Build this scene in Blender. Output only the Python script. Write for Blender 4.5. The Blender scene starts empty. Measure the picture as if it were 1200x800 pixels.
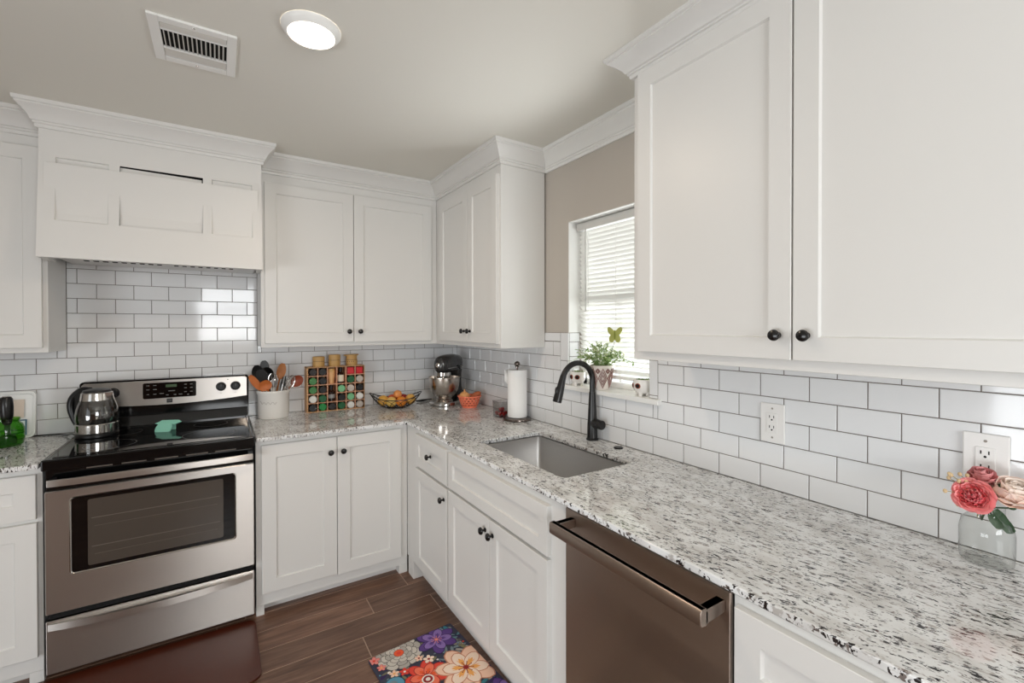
import bpy, bmesh, math, random
from mathutils import Vector, Matrix
random.seed(7)
PI = math.pi
C = bpy.context.scene
COL = C.collection

# ------------------------------------------------------------------ camera, world, lights, exposure
cam = bpy.data.cameras.new('camera')
co = bpy.data.objects.new('camera', cam)
COL.objects.link(co)
co.location = (-1.58522, -3.27248, 1.46852)
co.rotation_euler = (1.563037, 0.001134, -0.571165)
cam.sensor_width = 36.0
cam.lens = 532.455 / 1200 * 36
cam.shift_y = -13.2 / 1200
cam.clip_start = 0.02
C.camera = co

C.view_settings.view_transform = 'Standard'
C.view_settings.look = 'None'
C.view_settings.gamma = 1.0
C.view_settings.use_curve_mapping = False
C.view_settings.exposure = 0.0
C.cycles.use_denoising = True
C.cycles.max_bounces = 10
C.cycles.diffuse_bounces = 6
C.cycles.glossy_bounces = 5
C.cycles.transmission_bounces = 8
C.cycles.transparent_max_bounces = 12
C.cycles.sample_clamp_indirect = 6.0
C.cycles.caustics_reflective = False
C.cycles.caustics_refractive = False

W = bpy.data.worlds.new('world')
C.world = W
W.use_nodes = True
W.node_tree.nodes['Background'].inputs[0].default_value = (0.92, 0.97, 1.0, 1)
W.node_tree.nodes['Background'].inputs[1].default_value = 1.2


def area(name, loc, rot, sx, sy, power, col=(1, 1, 1), shape='RECTANGLE'):
    l = bpy.data.lights.new(name, 'AREA')
    l.shape = shape
    l.size = sx
    l.size_y = sy
    l.energy = power
    l.color = col
    o = bpy.data.objects.new(name, l)
    COL.objects.link(o)
    o.location = loc
    o.rotation_euler = rot
    return o


# daylight: through the kitchen window, the window behind the camera; the left patio lamp is added fill
area('kitchen_window_daylight', (0.75, -1.65, 1.05), (0, PI / 2 + math.radians(34), 0), 1.2, 1.2, 72, (0.96, 0.985, 1.0))
area('rear_window_daylight', (-1.25, -5.32, 1.66), (PI / 2 + math.radians(24), 0, 0), 1.3, 0.9, 54, (0.96, 0.985, 1.0))
area('patio_fill_light', (-4.34, -3.2, 0.62), (0, -PI / 2 + math.radians(20), 0), 1.1, 2.2, 68, (0.93, 0.97, 1.0))
# the ceiling downlight's own lamp
area('downlight_lamp', (-1.325, -1.66, 2.405), (0, 0, 0), 0.13, 0.13, 6.8, (1.0, 0.82, 0.64), 'DISK')

# ------------------------------------------------------------------ materials


def lin(c):
    return tuple(((x / 255) / 12.92 if x / 255 <= 0.04045 else ((x / 255 + 0.055) / 1.055) ** 2.4) for x in c) + (1,)


class NT:
    def __init__(self, m):
        self.t = m.node_tree
        self.b = self.t.nodes['Principled BSDF']

    def n(self, typ, **kw):
        x = self.t.nodes.new(typ)
        for k, v in kw.items():
            if k.startswith('i_'):
                key = k[2:]
                key = int(key) if key.isdigit() else key.replace('_', ' ')
                x.inputs[key].default_value = v
            else:
                setattr(x, k, v)
        return x

    def l(self, a, b):
        self.t.links.new(a, b)


def mat(name, rgb, rough=0.5, metal=0.0, spec=0.5, coat=0.0, trans=0.0, ior=1.45, emit=None, estr=0.0, sub=0.0,
        aniso=0.0, sheen=0.0, noise=None, bump=None):
    """noise=(scale, amount): gentle colour variation; bump=(scale, strength)"""
    m = bpy.data.materials.new(name)
    m.use_nodes = True
    t = NT(m)
    b = t.b
    c = lin(rgb)
    b.inputs['Base Color'].default_value = c
    b.inputs['Roughness'].default_value = rough
    b.inputs['Metallic'].default_value = metal
    b.inputs['Specular IOR Level'].default_value = spec
    b.inputs['Coat Weight'].default_value = coat
    b.inputs['Coat Roughness'].default_value = 0.05
    b.inputs['Transmission Weight'].default_value = trans
    b.inputs['IOR'].default_value = ior
    b.inputs['Sheen Weight'].default_value = sheen
    b.inputs['Anisotropic'].default_value = aniso
    if sub:
        b.inputs['Subsurface Weight'].default_value = sub
        b.inputs['Subsurface Radius'].default_value = (0.02, 0.01, 0.006)
    if emit:
        b.inputs['Emission Color'].default_value = lin(emit)
        b.inputs['Emission Strength'].default_value = estr
    tc = None
    if noise or bump:
        tc = t.n('ShaderNodeTexCoord')
    if noise:
        nz = t.n('ShaderNodeTexNoise', i_Scale=noise[0], i_Detail=4.0)
        t.l(tc.outputs['Object'], nz.inputs['Vector'])
        mx = t.n('ShaderNodeMix', data_type='RGBA')
        mx.inputs[6].default_value = tuple(x * (1 - noise[1]) for x in c[:3]) + (1,)
        mx.inputs[7].default_value = tuple(min(1, x * (1 + noise[1])) for x in c[:3]) + (1,)
        t.l(nz.outputs['Fac'], mx.inputs[0])
        t.l(mx.outputs[2], b.inputs['Base Color'])
    if bump:
        nz = t.n('ShaderNodeTexNoise', i_Scale=bump[0], i_Detail=3.0)
        t.l(tc.outputs['Object'], nz.inputs['Vector'])
        bp = t.n('ShaderNodeBump', i_Strength=bump[1], i_Distance=0.002)
        t.l(nz.outputs['Fac'], bp.inputs['Height'])
        t.l(bp.outputs['Normal'], b.inputs['Normal'])
    return m


def steel(name, rgb, rough, axis='X', streak=0.25, aniso=0.6):
    """brushed stainless: fine streaks along one axis"""
    m = mat(name, rgb, rough, 1.0, aniso=aniso)
    t = NT(m)
    tc = t.n('ShaderNodeTexCoord')
    mp = t.n('ShaderNodeMapping')
    s = {'X': (2, 300, 300), 'Y': (300, 2, 300), 'Z': (300, 300, 2)}[axis]
    mp.inputs['Scale'].default_value = s
    t.l(tc.outputs['Object'], mp.inputs['Vector'])
    nz = t.n('ShaderNodeTexNoise', i_Scale=1.0, i_Detail=2.0)
    t.l(mp.outputs[0], nz.inputs['Vector'])
    mr = t.n('ShaderNodeMapRange')
    mr.inputs['To Min'].default_value = rough * (1 - streak)
    mr.inputs['To Max'].default_value = rough * (1 + streak)
    t.l(nz.outputs['Fac'], mr.inputs['Value'])
    t.l(mr.outputs[0], t.b.inputs['Roughness'])
    if aniso > 0.5:
        up = t.n('ShaderNodeCombineXYZ')
        up.inputs[2].default_value = 1.0
        t.l(up.outputs[0], t.b.inputs['Tangent'])
    return m


def thin_glass(name, tint=(255, 255, 255), rough=0.02, refl=0.04):
    m = bpy.data.materials.new(name)
    m.use_nodes = True
    t = m.node_tree
    t.nodes.remove(t.nodes['Principled BSDF'])
    out = t.nodes['Material Output']
    a = t.nodes.new('ShaderNodeBsdfTransparent')
    edge = t.nodes.new('ShaderNodeMix')
    edge.data_type = 'RGBA'
    edge.inputs[6].default_value = lin(tint)
    edge.inputs[7].default_value = tuple(x * 0.5 for x in lin(tint)[:3]) + (1,)
    t.links.new(edge.outputs[2], a.inputs[0])
    g = t.nodes.new('ShaderNodeBsdfGlossy')
    g.inputs['Roughness'].default_value = rough
    lw = t.nodes.new('ShaderNodeLayerWeight')
    lw.inputs[0].default_value = 0.5
    pw = t.nodes.new('ShaderNodeMath')
    pw.operation = 'POWER'
    pw.inputs[1].default_value = 3.2
    t.links.new(lw.outputs['Facing'], pw.inputs[0])
    t.links.new(pw.outputs[0], edge.inputs[0])
    f = t.nodes.new('ShaderNodeMapRange')
    f.inputs['To Min'].default_value = refl
    f.inputs['To Max'].default_value = 0.9
    t.links.new(pw.outputs[0], f.inputs['Value'])
    mx = t.nodes.new('ShaderNodeMixShader')
    t.links.new(f.outputs[0], mx.inputs[0])
    t.links.new(a.outputs[0], mx.inputs[1])
    t.links.new(g.outputs[0], mx.inputs[2])
    t.links.new(mx.outputs[0], out.inputs[0])
    return m


def granite():
    m = mat('granite', (200, 195, 188), 0.045, spec=0.6)
    t = NT(m)
    tc = t.n('ShaderNodeTexCoord')

    def stretched(ang, sx, sy, scale, detail=3.0, rough=0.6, dist=0.0):
        mp = t.n('ShaderNodeMapping')
        mp.vector_type = 'TEXTURE'
        mp.inputs['Rotation'].default_value = (0, 0, ang)
        mp.inputs['Scale'].default_value = (1 / sx, 1 / sy, 1)
        t.l(tc.outputs['Object'], mp.inputs['Vector'])
        nz = t.n('ShaderNodeTexNoise', i_Scale=scale, i_Detail=detail, i_Roughness=rough, i_Distortion=dist)
        t.l(mp.outputs[0], nz.inputs['Vector'])
        return nz.outputs['Fac']

    def ramp(v, a, b):
        r = t.n('ShaderNodeMapRange', interpolation_type='SMOOTHSTEP')
        r.inputs['From Min'].default_value = a
        r.inputs['From Max'].default_value = b
        t.l(v, r.inputs['Value'])
        return r.outputs[0]

    def mixc(fac, base, col):
        x = t.n('ShaderNodeMix', data_type='RGBA')
        t.l(fac, x.inputs[0])
        if isinstance(base, tuple):
            x.inputs[6].default_value = base
        else:
            t.l(base, x.inputs[6])
        x.inputs[7].default_value = col
        return x.outputs[2]

    def mul(a, b):
        x = t.n('ShaderNodeMath', operation='MULTIPLY')
        t.l(a, x.inputs[0])
        t.l(b, x.inputs[1])
        return x.outputs[0]
    A = math.radians(-84)
    base = mixc(ramp(stretched(A, 1, 1.8, 8), 0.40, 0.66), lin((228, 229, 229)), lin((206, 205, 203)))
    base = mixc(ramp(stretched(A, 1, 2.6, 36, 3, 0.65), 0.565, 0.65), base, lin((176, 172, 168)))
    base = mixc(ramp(stretched(A, 1, 3.0, 38, 3, 0.7), 0.615, 0.64), base, lin((116, 106, 101)))
    fleck = mul(ramp(stretched(A, 1, 2.9, 40, 3, 0.64, 0.5), 0.596, 0.612), ramp(stretched(0.3, 1, 1.3, 11, 3, 0.7), 0.41, 0.46))
    base = mixc(fleck, base, lin((30, 25, 25)))
    fleck2 = mul(ramp(stretched(A + 0.35, 1, 2.6, 70, 2, 0.6), 0.60, 0.62), ramp(stretched(1.3, 1, 1, 15, 2), 0.42, 0.50))
    base = mixc(fleck2, base, lin((40, 34, 33)))
    red = ramp(stretched(A, 1, 3, 40, 2, 0.5), 0.72, 0.74)
    base = mixc(red, base, lin((108, 66, 58)))
    t.l(base, t.b.inputs['Base Color'])
    return m


def plank_floor():
    m = mat('wood_plank_tile', (105, 76, 60), 0.34)
    t = NT(m)
    tc = t.n('ShaderNodeTexCoord')
    ge = t.n('ShaderNodeNewGeometry')
    rnd = ge.outputs['Random Per Island']
    ml = t.n('ShaderNodeMath', operation='MULTIPLY', i_1=37.0)
    t.l(rnd, ml.inputs[0])
    cb = t.n('ShaderNodeCombineXYZ')
    t.l(ml.outputs[0], cb.inputs[2])
    t.l(ml.outputs[0], cb.inputs[0])
    ad = t.n('ShaderNodeVectorMath', operation='ADD')
    t.l(tc.outputs['Object'], ad.inputs[0])
    t.l(cb.outputs[0], ad.inputs[1])
    mp = t.n('ShaderNodeMapping')
    mp.inputs['Scale'].default_value = (1.6, 16, 1)
    t.l(ad.outputs[0], mp.inputs['Vector'])
    nz = t.n('ShaderNodeTexNoise', i_Scale=2.0, i_Detail=6.0, i_Roughness=0.65, i_Distortion=0.6)
    t.l(mp.outputs[0], nz.inputs['Vector'])
    cr = t.n('ShaderNodeValToRGB')
    e = cr.color_ramp.elements
    e[0].position, e[0].color = 0.28, lin((80, 54, 41))
    e[1].position, e[1].color = 0.75, lin((146, 114, 95))
    x = cr.color_ramp.elements.new(0.5)
    x.color = lin((114, 83, 66))
    t.l(nz.outputs['Fac'], cr.inputs[0])
    hs = t.n('ShaderNodeHueSaturation')
    mr = t.n('ShaderNodeMapRange')
    mr.inputs['To Min'].default_value = 0.78
    mr.inputs['To Max'].default_value = 1.15
    t.l(rnd, mr.inputs['Value'])
    t.l(mr.outputs[0], hs.inputs['Value'])
    t.l(cr.outputs[0], hs.inputs['Color'])
    t.l(hs.outputs[0], t.b.inputs['Base Color'])
    bp = t.n('ShaderNodeBump', i_Strength=0.15, i_Distance=0.002)
    t.l(nz.outputs['Fac'], bp.inputs['Height'])
    t.l(bp.outputs['Normal'], t.b.inputs['Normal'])
    return m


def slat_mat():
    m = bpy.data.materials.new('blind_slat')
    m.use_nodes = True
    t = m.node_tree
    b = t.nodes['Principled BSDF']
    b.inputs['Base Color'].default_value = lin((240, 240, 236))
    b.inputs['Roughness'].default_value = 0.45
    tr = t.nodes.new('ShaderNodeBsdfTranslucent')
    tr.inputs[0].default_value = lin((245, 245, 240))
    mx = t.nodes.new('ShaderNodeMixShader')
    mx.inputs[0].default_value = 0.14
    t.links.new(b.outputs[0], mx.inputs[1])
    t.links.new(tr.outputs[0], mx.inputs[2])
    t.links.new(mx.outputs[0], t.nodes['Material Output'].inputs[0])
    return m


M = {}
M['paint'] = mat('cabinet_paint', (220, 219, 216), 0.38, bump=(120, 0.03))
M['dark_void'] = mat('dark_void', (14, 13, 13), 0.9)
M['wall'] = mat('wall_paint', (190, 183, 174), 0.7, noise=(3, 0.03), bump=(90, 0.06))
M['wall_light'] = mat('wall_paint_light', (228, 225, 220), 0.7)
M['ceiling'] = mat('ceiling_paint', (222, 220, 212), 0.75, bump=(60, 0.05))
M['trim'] = mat('trim_paint', (234, 234, 231), 0.4)
M['tile'] = mat('white_tile', (226, 227, 228), 0.07, spec=0.5, noise=(2.5, 0.03))
M['grout'] = mat('grout', (112, 104, 98), 0.85)
M['floor_grout'] = mat('floor_grout', (172, 148, 130), 0.85)
M['plank'] = plank_floor()
M['granite'] = granite()
M['steel'] = steel('brushed_steel', (200, 195, 190), 0.36, 'X', 0.12, aniso=0.94)
M['steel_dw'] = steel('brushed_steel_dark', (166, 152, 142), 0.40, 'Y', 0.12, aniso=0.85)
M['steel_sink'] = steel('sink_steel', (206, 204, 202), 0.40, 'Y', aniso=0.3)
M['chrome'] = mat('polished_steel', (205, 202, 198), 0.12, 1.0)
M['black'] = mat('black_plastic', (16, 16, 17), 0.35)
M['blackgloss'] = mat('black_enamel', (9, 9, 10), 0.10)
M['blackglass'] = mat('black_glass', (6, 6, 7), 0.04, spec=0.6)
M['bronze'] = mat('dark_polished_steel', (120, 110, 104), 0.16, 1.0)
M['blackmetal'] = mat('matte_black_metal', (17, 16, 16), 0.30, spec=0.55)
M['knob'] = mat('black_knob_metal', (14, 12, 12), 0.22, spec=0.6)
M['oven_inner'] = mat('oven_inner_glass', (72, 66, 60), 0.08, spec=0.9)
M['rackwire'] = mat('rack_wire', (120, 112, 104), 0.35, 0.6)
M['glass'] = thin_glass('clear_glass')
M['glass_vase'] = thin_glass('jar_glass', (250, 251, 250))
M['glass_kettle'] = thin_glass('kettle_glass', (176, 170, 162), 0.05, 0.16)
M['glass_green'] = thin_glass('green_glass', (136, 200, 96))
M['plastic_clear'] = thin_glass('clear_plastic', (240, 240, 240), 0.1)
M['water'] = thin_glass('water', (238, 240, 240))
M['slat'] = slat_mat()
M['ceramic'] = mat('white_ceramic', (232, 229, 224), 0.22)
M['grey_line'] = mat('grey_print', (150, 142, 134), 0.6)
M['wood'] = mat('kitchen_wood', (176, 112, 62), 0.5, noise=(40, 0.18))
M['wood_red'] = mat('red_wood', (140, 62, 36), 0.42, noise=(40, 0.18))
M['wood_orange'] = mat('orange_wood', (186, 104, 50), 0.5, noise=(40, 0.15))
M['rack_wood'] = mat('rack_wood', (198, 152, 106), 0.5, noise=(30, 0.12))
M['rack_edge'] = mat('rack_wood_edge', (214, 160, 128), 0.5)
M['bamboo'] = mat('bamboo', (202, 160, 98), 0.45, noise=(24, 0.14))
M['bamboo_dark'] = mat('bamboo_seam', (130, 92, 50), 0.5)
M['paper'] = mat('paper_towel', (240, 239, 237), 0.9, bump=(220, 0.12))
M['orange_plastic'] = mat('orange_plastic', (246, 132, 100), 0.4)
M['onion'] = mat('onion_skin', (222, 160, 100), 0.4, noise=(30, 0.15))
M['sweet_potato'] = mat('sweet_potato_skin', (172, 94, 58), 0.6, noise=(40, 0.2))
M['red_fruit'] = mat('red_fruit', (170, 28, 30), 0.35, noise=(60, 0.2))
M['leaf'] = mat('leaf_green', (132, 164, 90), 0.5, noise=(30, 0.25))
M['leaf_pale'] = mat('leaf_pale', (176, 190, 140), 0.5)
M['leaf_dark'] = mat('leaf_dark', (52, 78, 50), 0.5)
M['soil'] = mat('soil', (58, 44, 34), 0.9)
M['pot_white'] = mat('pot_white', (214, 206, 198), 0.5)
M['pot_pattern'] = mat('pot_pattern', (134, 98, 92), 0.6)
M['butterfly'] = mat('butterfly_felt', (172, 176, 98), 0.8, noise=(60, 0.15))
M['wire'] = mat('thin_wire', (120, 116, 108), 0.4, 0.7)
M['teal'] = mat('teal_silicone', (140, 204, 184), 0.5)
M['outlet'] = mat('outlet_plastic', (233, 231, 228), 0.3)
M['pink'] = mat('pink_petal', (250, 172, 172), 0.6, sub=0.1)
M['pink_deep'] = mat('deep_pink_petal', (238, 118, 126), 0.6)
M['pink_mauve'] = mat('mauve_pink_petal', (230, 160, 160), 0.6)
M['peach'] = mat('peach_petal', (253, 232, 220), 0.6, sub=0.1)
M['peach_pale'] = mat('pale_peach_petal', (254, 242, 232), 0.6)
M['sprig'] = mat('dried_sprig', (160, 150, 104), 0.7)
M['mat_brown'] = mat('brown_vinyl', (76, 33, 19), 0.32, noise=(12, 0.1), bump=(150, 0.08))
M['lens'] = mat('light_lens', (255, 245, 232), 0.5, emit=(255, 240, 222), estr=6.0)
M['display_green'] = mat('dim_display', (60, 84, 50), 0.3)
M['print_light'] = mat('panel_print', (112, 112, 110), 0.5)

# ------------------------------------------------------------------ builders
OFF = {}


def xform(bm, mx, verts=None):
    bmesh.ops.transform(bm, matrix=mx, verts=verts or bm.verts)


def box(bm, x0, x1, y0, y1, z0, z1, mi=0):
    x0, x1 = sorted((x0, x1)); y0, y1 = sorted((y0, y1)); z0, z1 = sorted((z0, z1))
    v = [bm.verts.new(p) for p in ((x0, y0, z0), (x1, y0, z0), (x1, y1, z0), (x0, y1, z0),
                                   (x0, y0, z1), (x1, y0, z1), (x1, y1, z1), (x0, y1, z1))]
    for f in ((0, 3, 2, 1), (4, 5, 6, 7), (0, 1, 5, 4), (1, 2, 6, 5), (2, 3, 7, 6), (3, 0, 4, 7)):
        bm.faces.new([v[i] for i in f]).material_index = mi
    return v


def lathe(bm, prof, mx=None, seg=28, mi=0):
    rings = []
    new = []
    for r, z in prof:
        if r < 1e-6:
            ring = [bm.verts.new((0, 0, z))]
        else:
            ring = [bm.verts.new((r * math.cos(2 * PI * i / seg), r * math.sin(2 * PI * i / seg), z)) for i in range(seg)]
        rings.append(ring)
        new += ring
    for a, b in zip(rings, rings[1:]):
        for i in range(seg):
            j = (i + 1) % seg
            if len(a) == 1 and len(b) == 1:
                continue
            if len(a) == 1:
                f = bm.faces.new((a[0], b[j], b[i]))
            elif len(b) == 1:
                f = bm.faces.new((a[i], a[j], b[0]))
            else:
                f = bm.faces.new((a[i], a[j], b[j], b[i]))
            f.material_index = mi
    if mx is not None:
        xform(bm, mx, new)
    return new


def T(x, y, z):
    return Matrix.Translation((x, y, z))


def RX(a): return Matrix.Rotation(a, 4, 'X')
def RY(a): return Matrix.Rotation(a, 4, 'Y')
def RZ(a): return Matrix.Rotation(a, 4, 'Z')


def tube(bm, pts, r, seg=8, mi=0, closed=False):
    pts = [Vector(p) for p in pts]
    n = len(pts)
    rs = r if isinstance(r, (list, tuple)) else [r] * n
    rings = []
    up = None
    for i, p in enumerate(pts):
        a = pts[(i - 1) % n] if (i > 0 or closed) else pts[i]
        b = pts[(i + 1) % n] if (i < n - 1 or closed) else pts[i]
        d = (b - a).normalized()
        if up is None:
            up = Vector((0, 0, 1)) if abs(d.z) < 0.9 else Vector((1, 0, 0))
        s = d.cross(up)
        if s.length < 1e-6:
            s = d.orthogonal()
        s.normalize()
        up = s.cross(d).normalized()
        rings.append([bm.verts.new(p + rs[i] * (math.cos(2 * PI * k / seg) * s + math.sin(2 * PI * k / seg) * up)) for k in range(seg)])
    m = n if closed else n - 1
    for i in range(m):
        a, b = rings[i], rings[(i + 1) % n]
        for k in range(seg):
            bm.faces.new((a[k], a[(k + 1) % seg], b[(k + 1) % seg], b[k])).material_index = mi
    if not closed:
        bm.faces.new(rings[0][::-1]).material_index = mi
        bm.faces.new(rings[-1]).material_index = mi


def ball(bm, c, r, mi=0, rot=None, seg=20, ring=12):
    if not isinstance(r, (list, tuple)):
        r = (r, r, r)
    prof = [(math.sin(PI * i / ring), -math.cos(PI * i / ring)) for i in range(ring + 1)]
    prof[0] = (0, -1); prof[-1] = (0, 1)
    mx = T(*c) @ (rot.to_4x4() if rot is not None else Matrix()) @ Matrix.Diagonal((r[0], r[1], r[2], 1))
    return lathe(bm, prof, mx, seg, mi)


def prism(bm, poly, axis, a, b, mi=0):
    """extrude a 2D polygon: axis 'x' -> poly is (y,z); 'y' -> (x,z); 'z' -> (x,y)"""
    def P(p, t):
        return {'x': (t, p[0], p[1]), 'y': (p[0], t, p[1]), 'z': (p[0], p[1], t)}[axis]
    A = [bm.verts.new(P(p, a)) for p in poly]
    B = [bm.verts.new(P(p, b)) for p in poly]
    n = len(poly)
    fs = [bm.faces.new(A), bm.faces.new(B[::-1])]
    for i in range(n):
        fs.append(bm.faces.new((A[i], B[i], B[(i + 1) % n], A[(i + 1) % n])))
    for f in fs:
        f.material_index = mi
    return A + B


def rrect(x0, x1, y0, y1, r, n=5):
    out = []
    for cx, cy, a in ((x1 - r, y1 - r, 0), (x0 + r, y1 - r, 90), (x0 + r, y0 + r, 180), (x1 - r, y0 + r, 270)):
        for i in range(n + 1):
            t = math.radians(a + 90 * i / n)
            out.append((cx + r * math.cos(t), cy + r * math.sin(t)))
    return out


def obj(name, bm, m, parent=None, loc=None, smooth=True, bevel=0.0, seg=2, ang=35, fix=True):
    if fix:
        bmesh.ops.recalc_face_normals(bm, faces=bm.faces)
    off = Vector(OFF.get(parent.name, (0, 0, 0))) if parent else Vector(loc or (0, 0, 0))
    if off.length:
        bmesh.ops.translate(bm, verts=bm.verts, vec=-off)
    if smooth:
        for f in bm.faces:
            f.smooth = True
        if not bevel:
            lim = math.radians(ang)
            for e in bm.edges:
                if len(e.link_faces) == 2 and e.calc_face_angle(0) > lim:
                    e.smooth = False
    me = bpy.data.meshes.new(name)
    bm.to_mesh(me)
    bm.free()
    for x in (m if isinstance(m, (list, tuple)) else [m]):
        me.materials.append(M[x] if isinstance(x, str) else x)
    o = bpy.data.objects.new(name, me)
    COL.objects.link(o)
    if parent:
        o.parent = parent
        OFF[o.name] = tuple(off)
    else:
        o.location = off
        OFF[o.name] = tuple(off)
    if bevel:
        b = o.modifiers.new('bevel', 'BEVEL')
        b.width = bevel
        b.segments = seg
        b.limit_method = 'ANGLE'
        b.angle_limit = math.radians(ang)
        b.harden_normals = True
    return o


def tag(o, label, cat, group=None):
    o['label'] = label
    o['category'] = cat
    if group:
        o['group'] = group
    return o


def thing(name, label, cat, loc=(0, 0, 0), rotz=0.0, group=None, local=False):
    o = bpy.data.objects.new(name, None)
    o.empty_display_size = 0.05
    COL.objects.link(o)
    o.location = loc
    o.rotation_euler = (0, 0, rotz)
    OFF[o.name] = (0, 0, 0) if local else tuple(loc)
    return tag(o, label, cat, group)


def struct(name, bm, m, parent=None, **kw):
    o = obj(name, bm, m, parent, **kw)
    if not parent:
        o['kind'] = 'structure'
    return o


def nb():
    return bmesh.new()


def face_map(axis, plane):
    """(u, w, z) -> world, w pointing out of the cabinet front. axis 'y': faces -Y, u = x. axis 'x': faces -X, u = y."""
    if axis == 'y':
        return lambda u, w, z: (u, plane - w, z)
    return lambda u, w, z: (plane - w, u, z)


def shaker(name, parent, axis, plane, u0, u1, z0, z1, fw=0.06, th=0.02, rec=0.008, m='paint'):
    """framed door or drawer front with a flat recessed panel; plane = cabinet face it lies on"""
    F = face_map(axis, plane)
    u0, u1 = sorted((u0, u1))
    bm = nb()

    def ring(a, w):
        return [bm.verts.new(F(u, w, z)) for u, z in ((u0 + a, z0 + a), (u1 - a, z0 + a), (u1 - a, z1 - a), (u0 + a, z1 - a))]
    c = 0.0015
    rings = [ring(0, 0), ring(0, th - c), ring(c, th), ring(fw, th), ring(fw + 0.004, th - rec)]
    bm.faces.new(rings[0])
    for a, b in zip(rings, rings[1:]):
        for i in range(4):
            bm.faces.new((a[i], a[(i + 1) % 4], b[(i + 1) % 4], b[i]))
    bm.faces.new(rings[-1])
    return obj(name, bm, m, parent, smooth=False)


def knob(parent, axis, plane, u, z):
    F = face_map(axis, plane)
    bm = nb()
    prof = [(0, 0), (0.009, 0), (0.009, 0.003), (0.005, 0.005), (0.0045, 0.013), (0.008, 0.016), (0.0145, 0.019),
            (0.0155, 0.023), (0.0135, 0.028), (0.008, 0.031), (0, 0.032)]
    vs = lathe(bm, prof, None, 20)
    for v in vs:
        x, y, w = v.co
        v.co = F(u + x, w, z + y)
    return obj('knob', bm, 'knob', parent)


CROWN = [(0.0, 2.348), (0.010, 2.348), (0.012, 2.354), (0.012, 2.362), (0.018, 2.365), (0.018, 2.373), (0.024, 2.376),
         (0.030, 2.389), (0.040, 2.403), (0.052, 2.416), (0.064, 2.426), (0.070, 2.430), (0.070, 2.436), (0.078, 2.440),
         (0.080, 2.455), (0.0, 2.455)]


def crown(name, parent, pts, m='paint', outward=-1, k_out=1.0, zlow=2.348):
    """sweep CROWN along a plan polyline with mitred corners; outward=-1: profile sticks out to the right of travel"""
    pts = [Vector(p) for p in pts]
    n = len(pts)
    bm = nb()
    rings = []
    for i in range(n):
        ns = []
        if i > 0:
            d = (pts[i] - pts[i - 1]).normalized(); ns.append(Vector((-d.y, d.x)) * outward)
        if i < n - 1:
            d = (pts[i + 1] - pts[i]).normalized(); ns.append(Vector((-d.y, d.x)) * outward)
        if len(ns) == 2:
            mm = (ns[0] + ns[1]).normalized()
            mm = mm / mm.dot(ns[0])
        else:
            mm = ns[0]
        rings.append([bm.verts.new((pts[i].x + mm.x * d_ * k_out, pts[i].y + mm.y * d_ * k_out, 2.455 - (2.455 - z) * (2.455 - zlow) / 0.107)) for d_, z in CROWN])
    k = len(CROWN)
    for a, b in zip(rings, rings[1:]):
        for i in range(k):
            bm.faces.new((a[i], a[(i + 1) % k], b[(i + 1) % k], b[i]))
    bm.faces.new(rings[0]); bm.faces.new(rings[-1][::-1])
    return obj(name, bm, m, parent, ang=25)


TW, TP, TZ = 0.15547, 0.0785, 0.914


def tiles(bm, mapf, regions, phase, tw=TW, tp=TP, tz=TZ, jitter=0.0011):
    g, ch, th = 0.0013, 0.0016, 0.0075
    for (u0, u1, z0, z1) in regions:
        k = math.floor((z0 - tz) / tp + 1e-6)
        while tz + k * tp < z1 - 0.003:
            za, zb = max(z0, tz + k * tp), min(z1, tz + (k + 1) * tp)
            sh = phase + (tw / 2 if k % 2 else 0)
            n = math.floor((u0 - sh) / tw)
            while sh + n * tw < u1 - 0.003:
                a, b = max(u0, sh + n * tw), min(u1, sh + (n + 1) * tw)
                if b - a > 0.006 and zb - za > 0.006:
                    t1, t2 = random.uniform(-jitter, jitter) * 0.35, random.uniform(-jitter, jitter) * 0.35
                    q = []
                    for e, w in ((g, 0.0), (g, th - ch), (g + ch, th)):
                        q.append([bm.verts.new(mapf(u, w + (0 if w == 0 else t1 * su + t2 * sz), z)) for u, z, su, sz in
                                  ((a + e, za + e, -1, -1), (b - e, za + e, 1, -1), (b - e, zb - e, 1, 1), (a + e, zb - e, -1, 1))])
                    for r0, r1 in zip(q, q[1:]):
                        for i in range(4):
                            bm.faces.new((r0[i], r0[(i + 1) % 4], r1[(i + 1) % 4], r1[i]))
                    bm.faces.new(q[-1])
                n += 1
            k += 1


def curve_pts(ctrl, n=24):
    """Catmull-Rom through control points"""
    P = [Vector(p) for p in ctrl]
    P = [2 * P[0] - P[1]] + P + [2 * P[-1] - P[-2]]
    out = []
    segs = len(P) - 3
    for s in range(segs):
        p0, p1, p2, p3 = P[s:s + 4]
        for i in range(n):
            t = i / n
            out.append(0.5 * ((2 * p1) + (-p0 + p2) * t + (2 * p0 - 5 * p1 + 4 * p2 - p3) * t * t + (-p0 + 3 * p1 - 3 * p2 + p3) * t ** 3))
    out.append(P[-2])
    return out


# ------------------------------------------------------------------ room shell
CEIL = 2.455
X0, Y0 = -4.1, -5.1           # left and rear limits of the room
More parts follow.
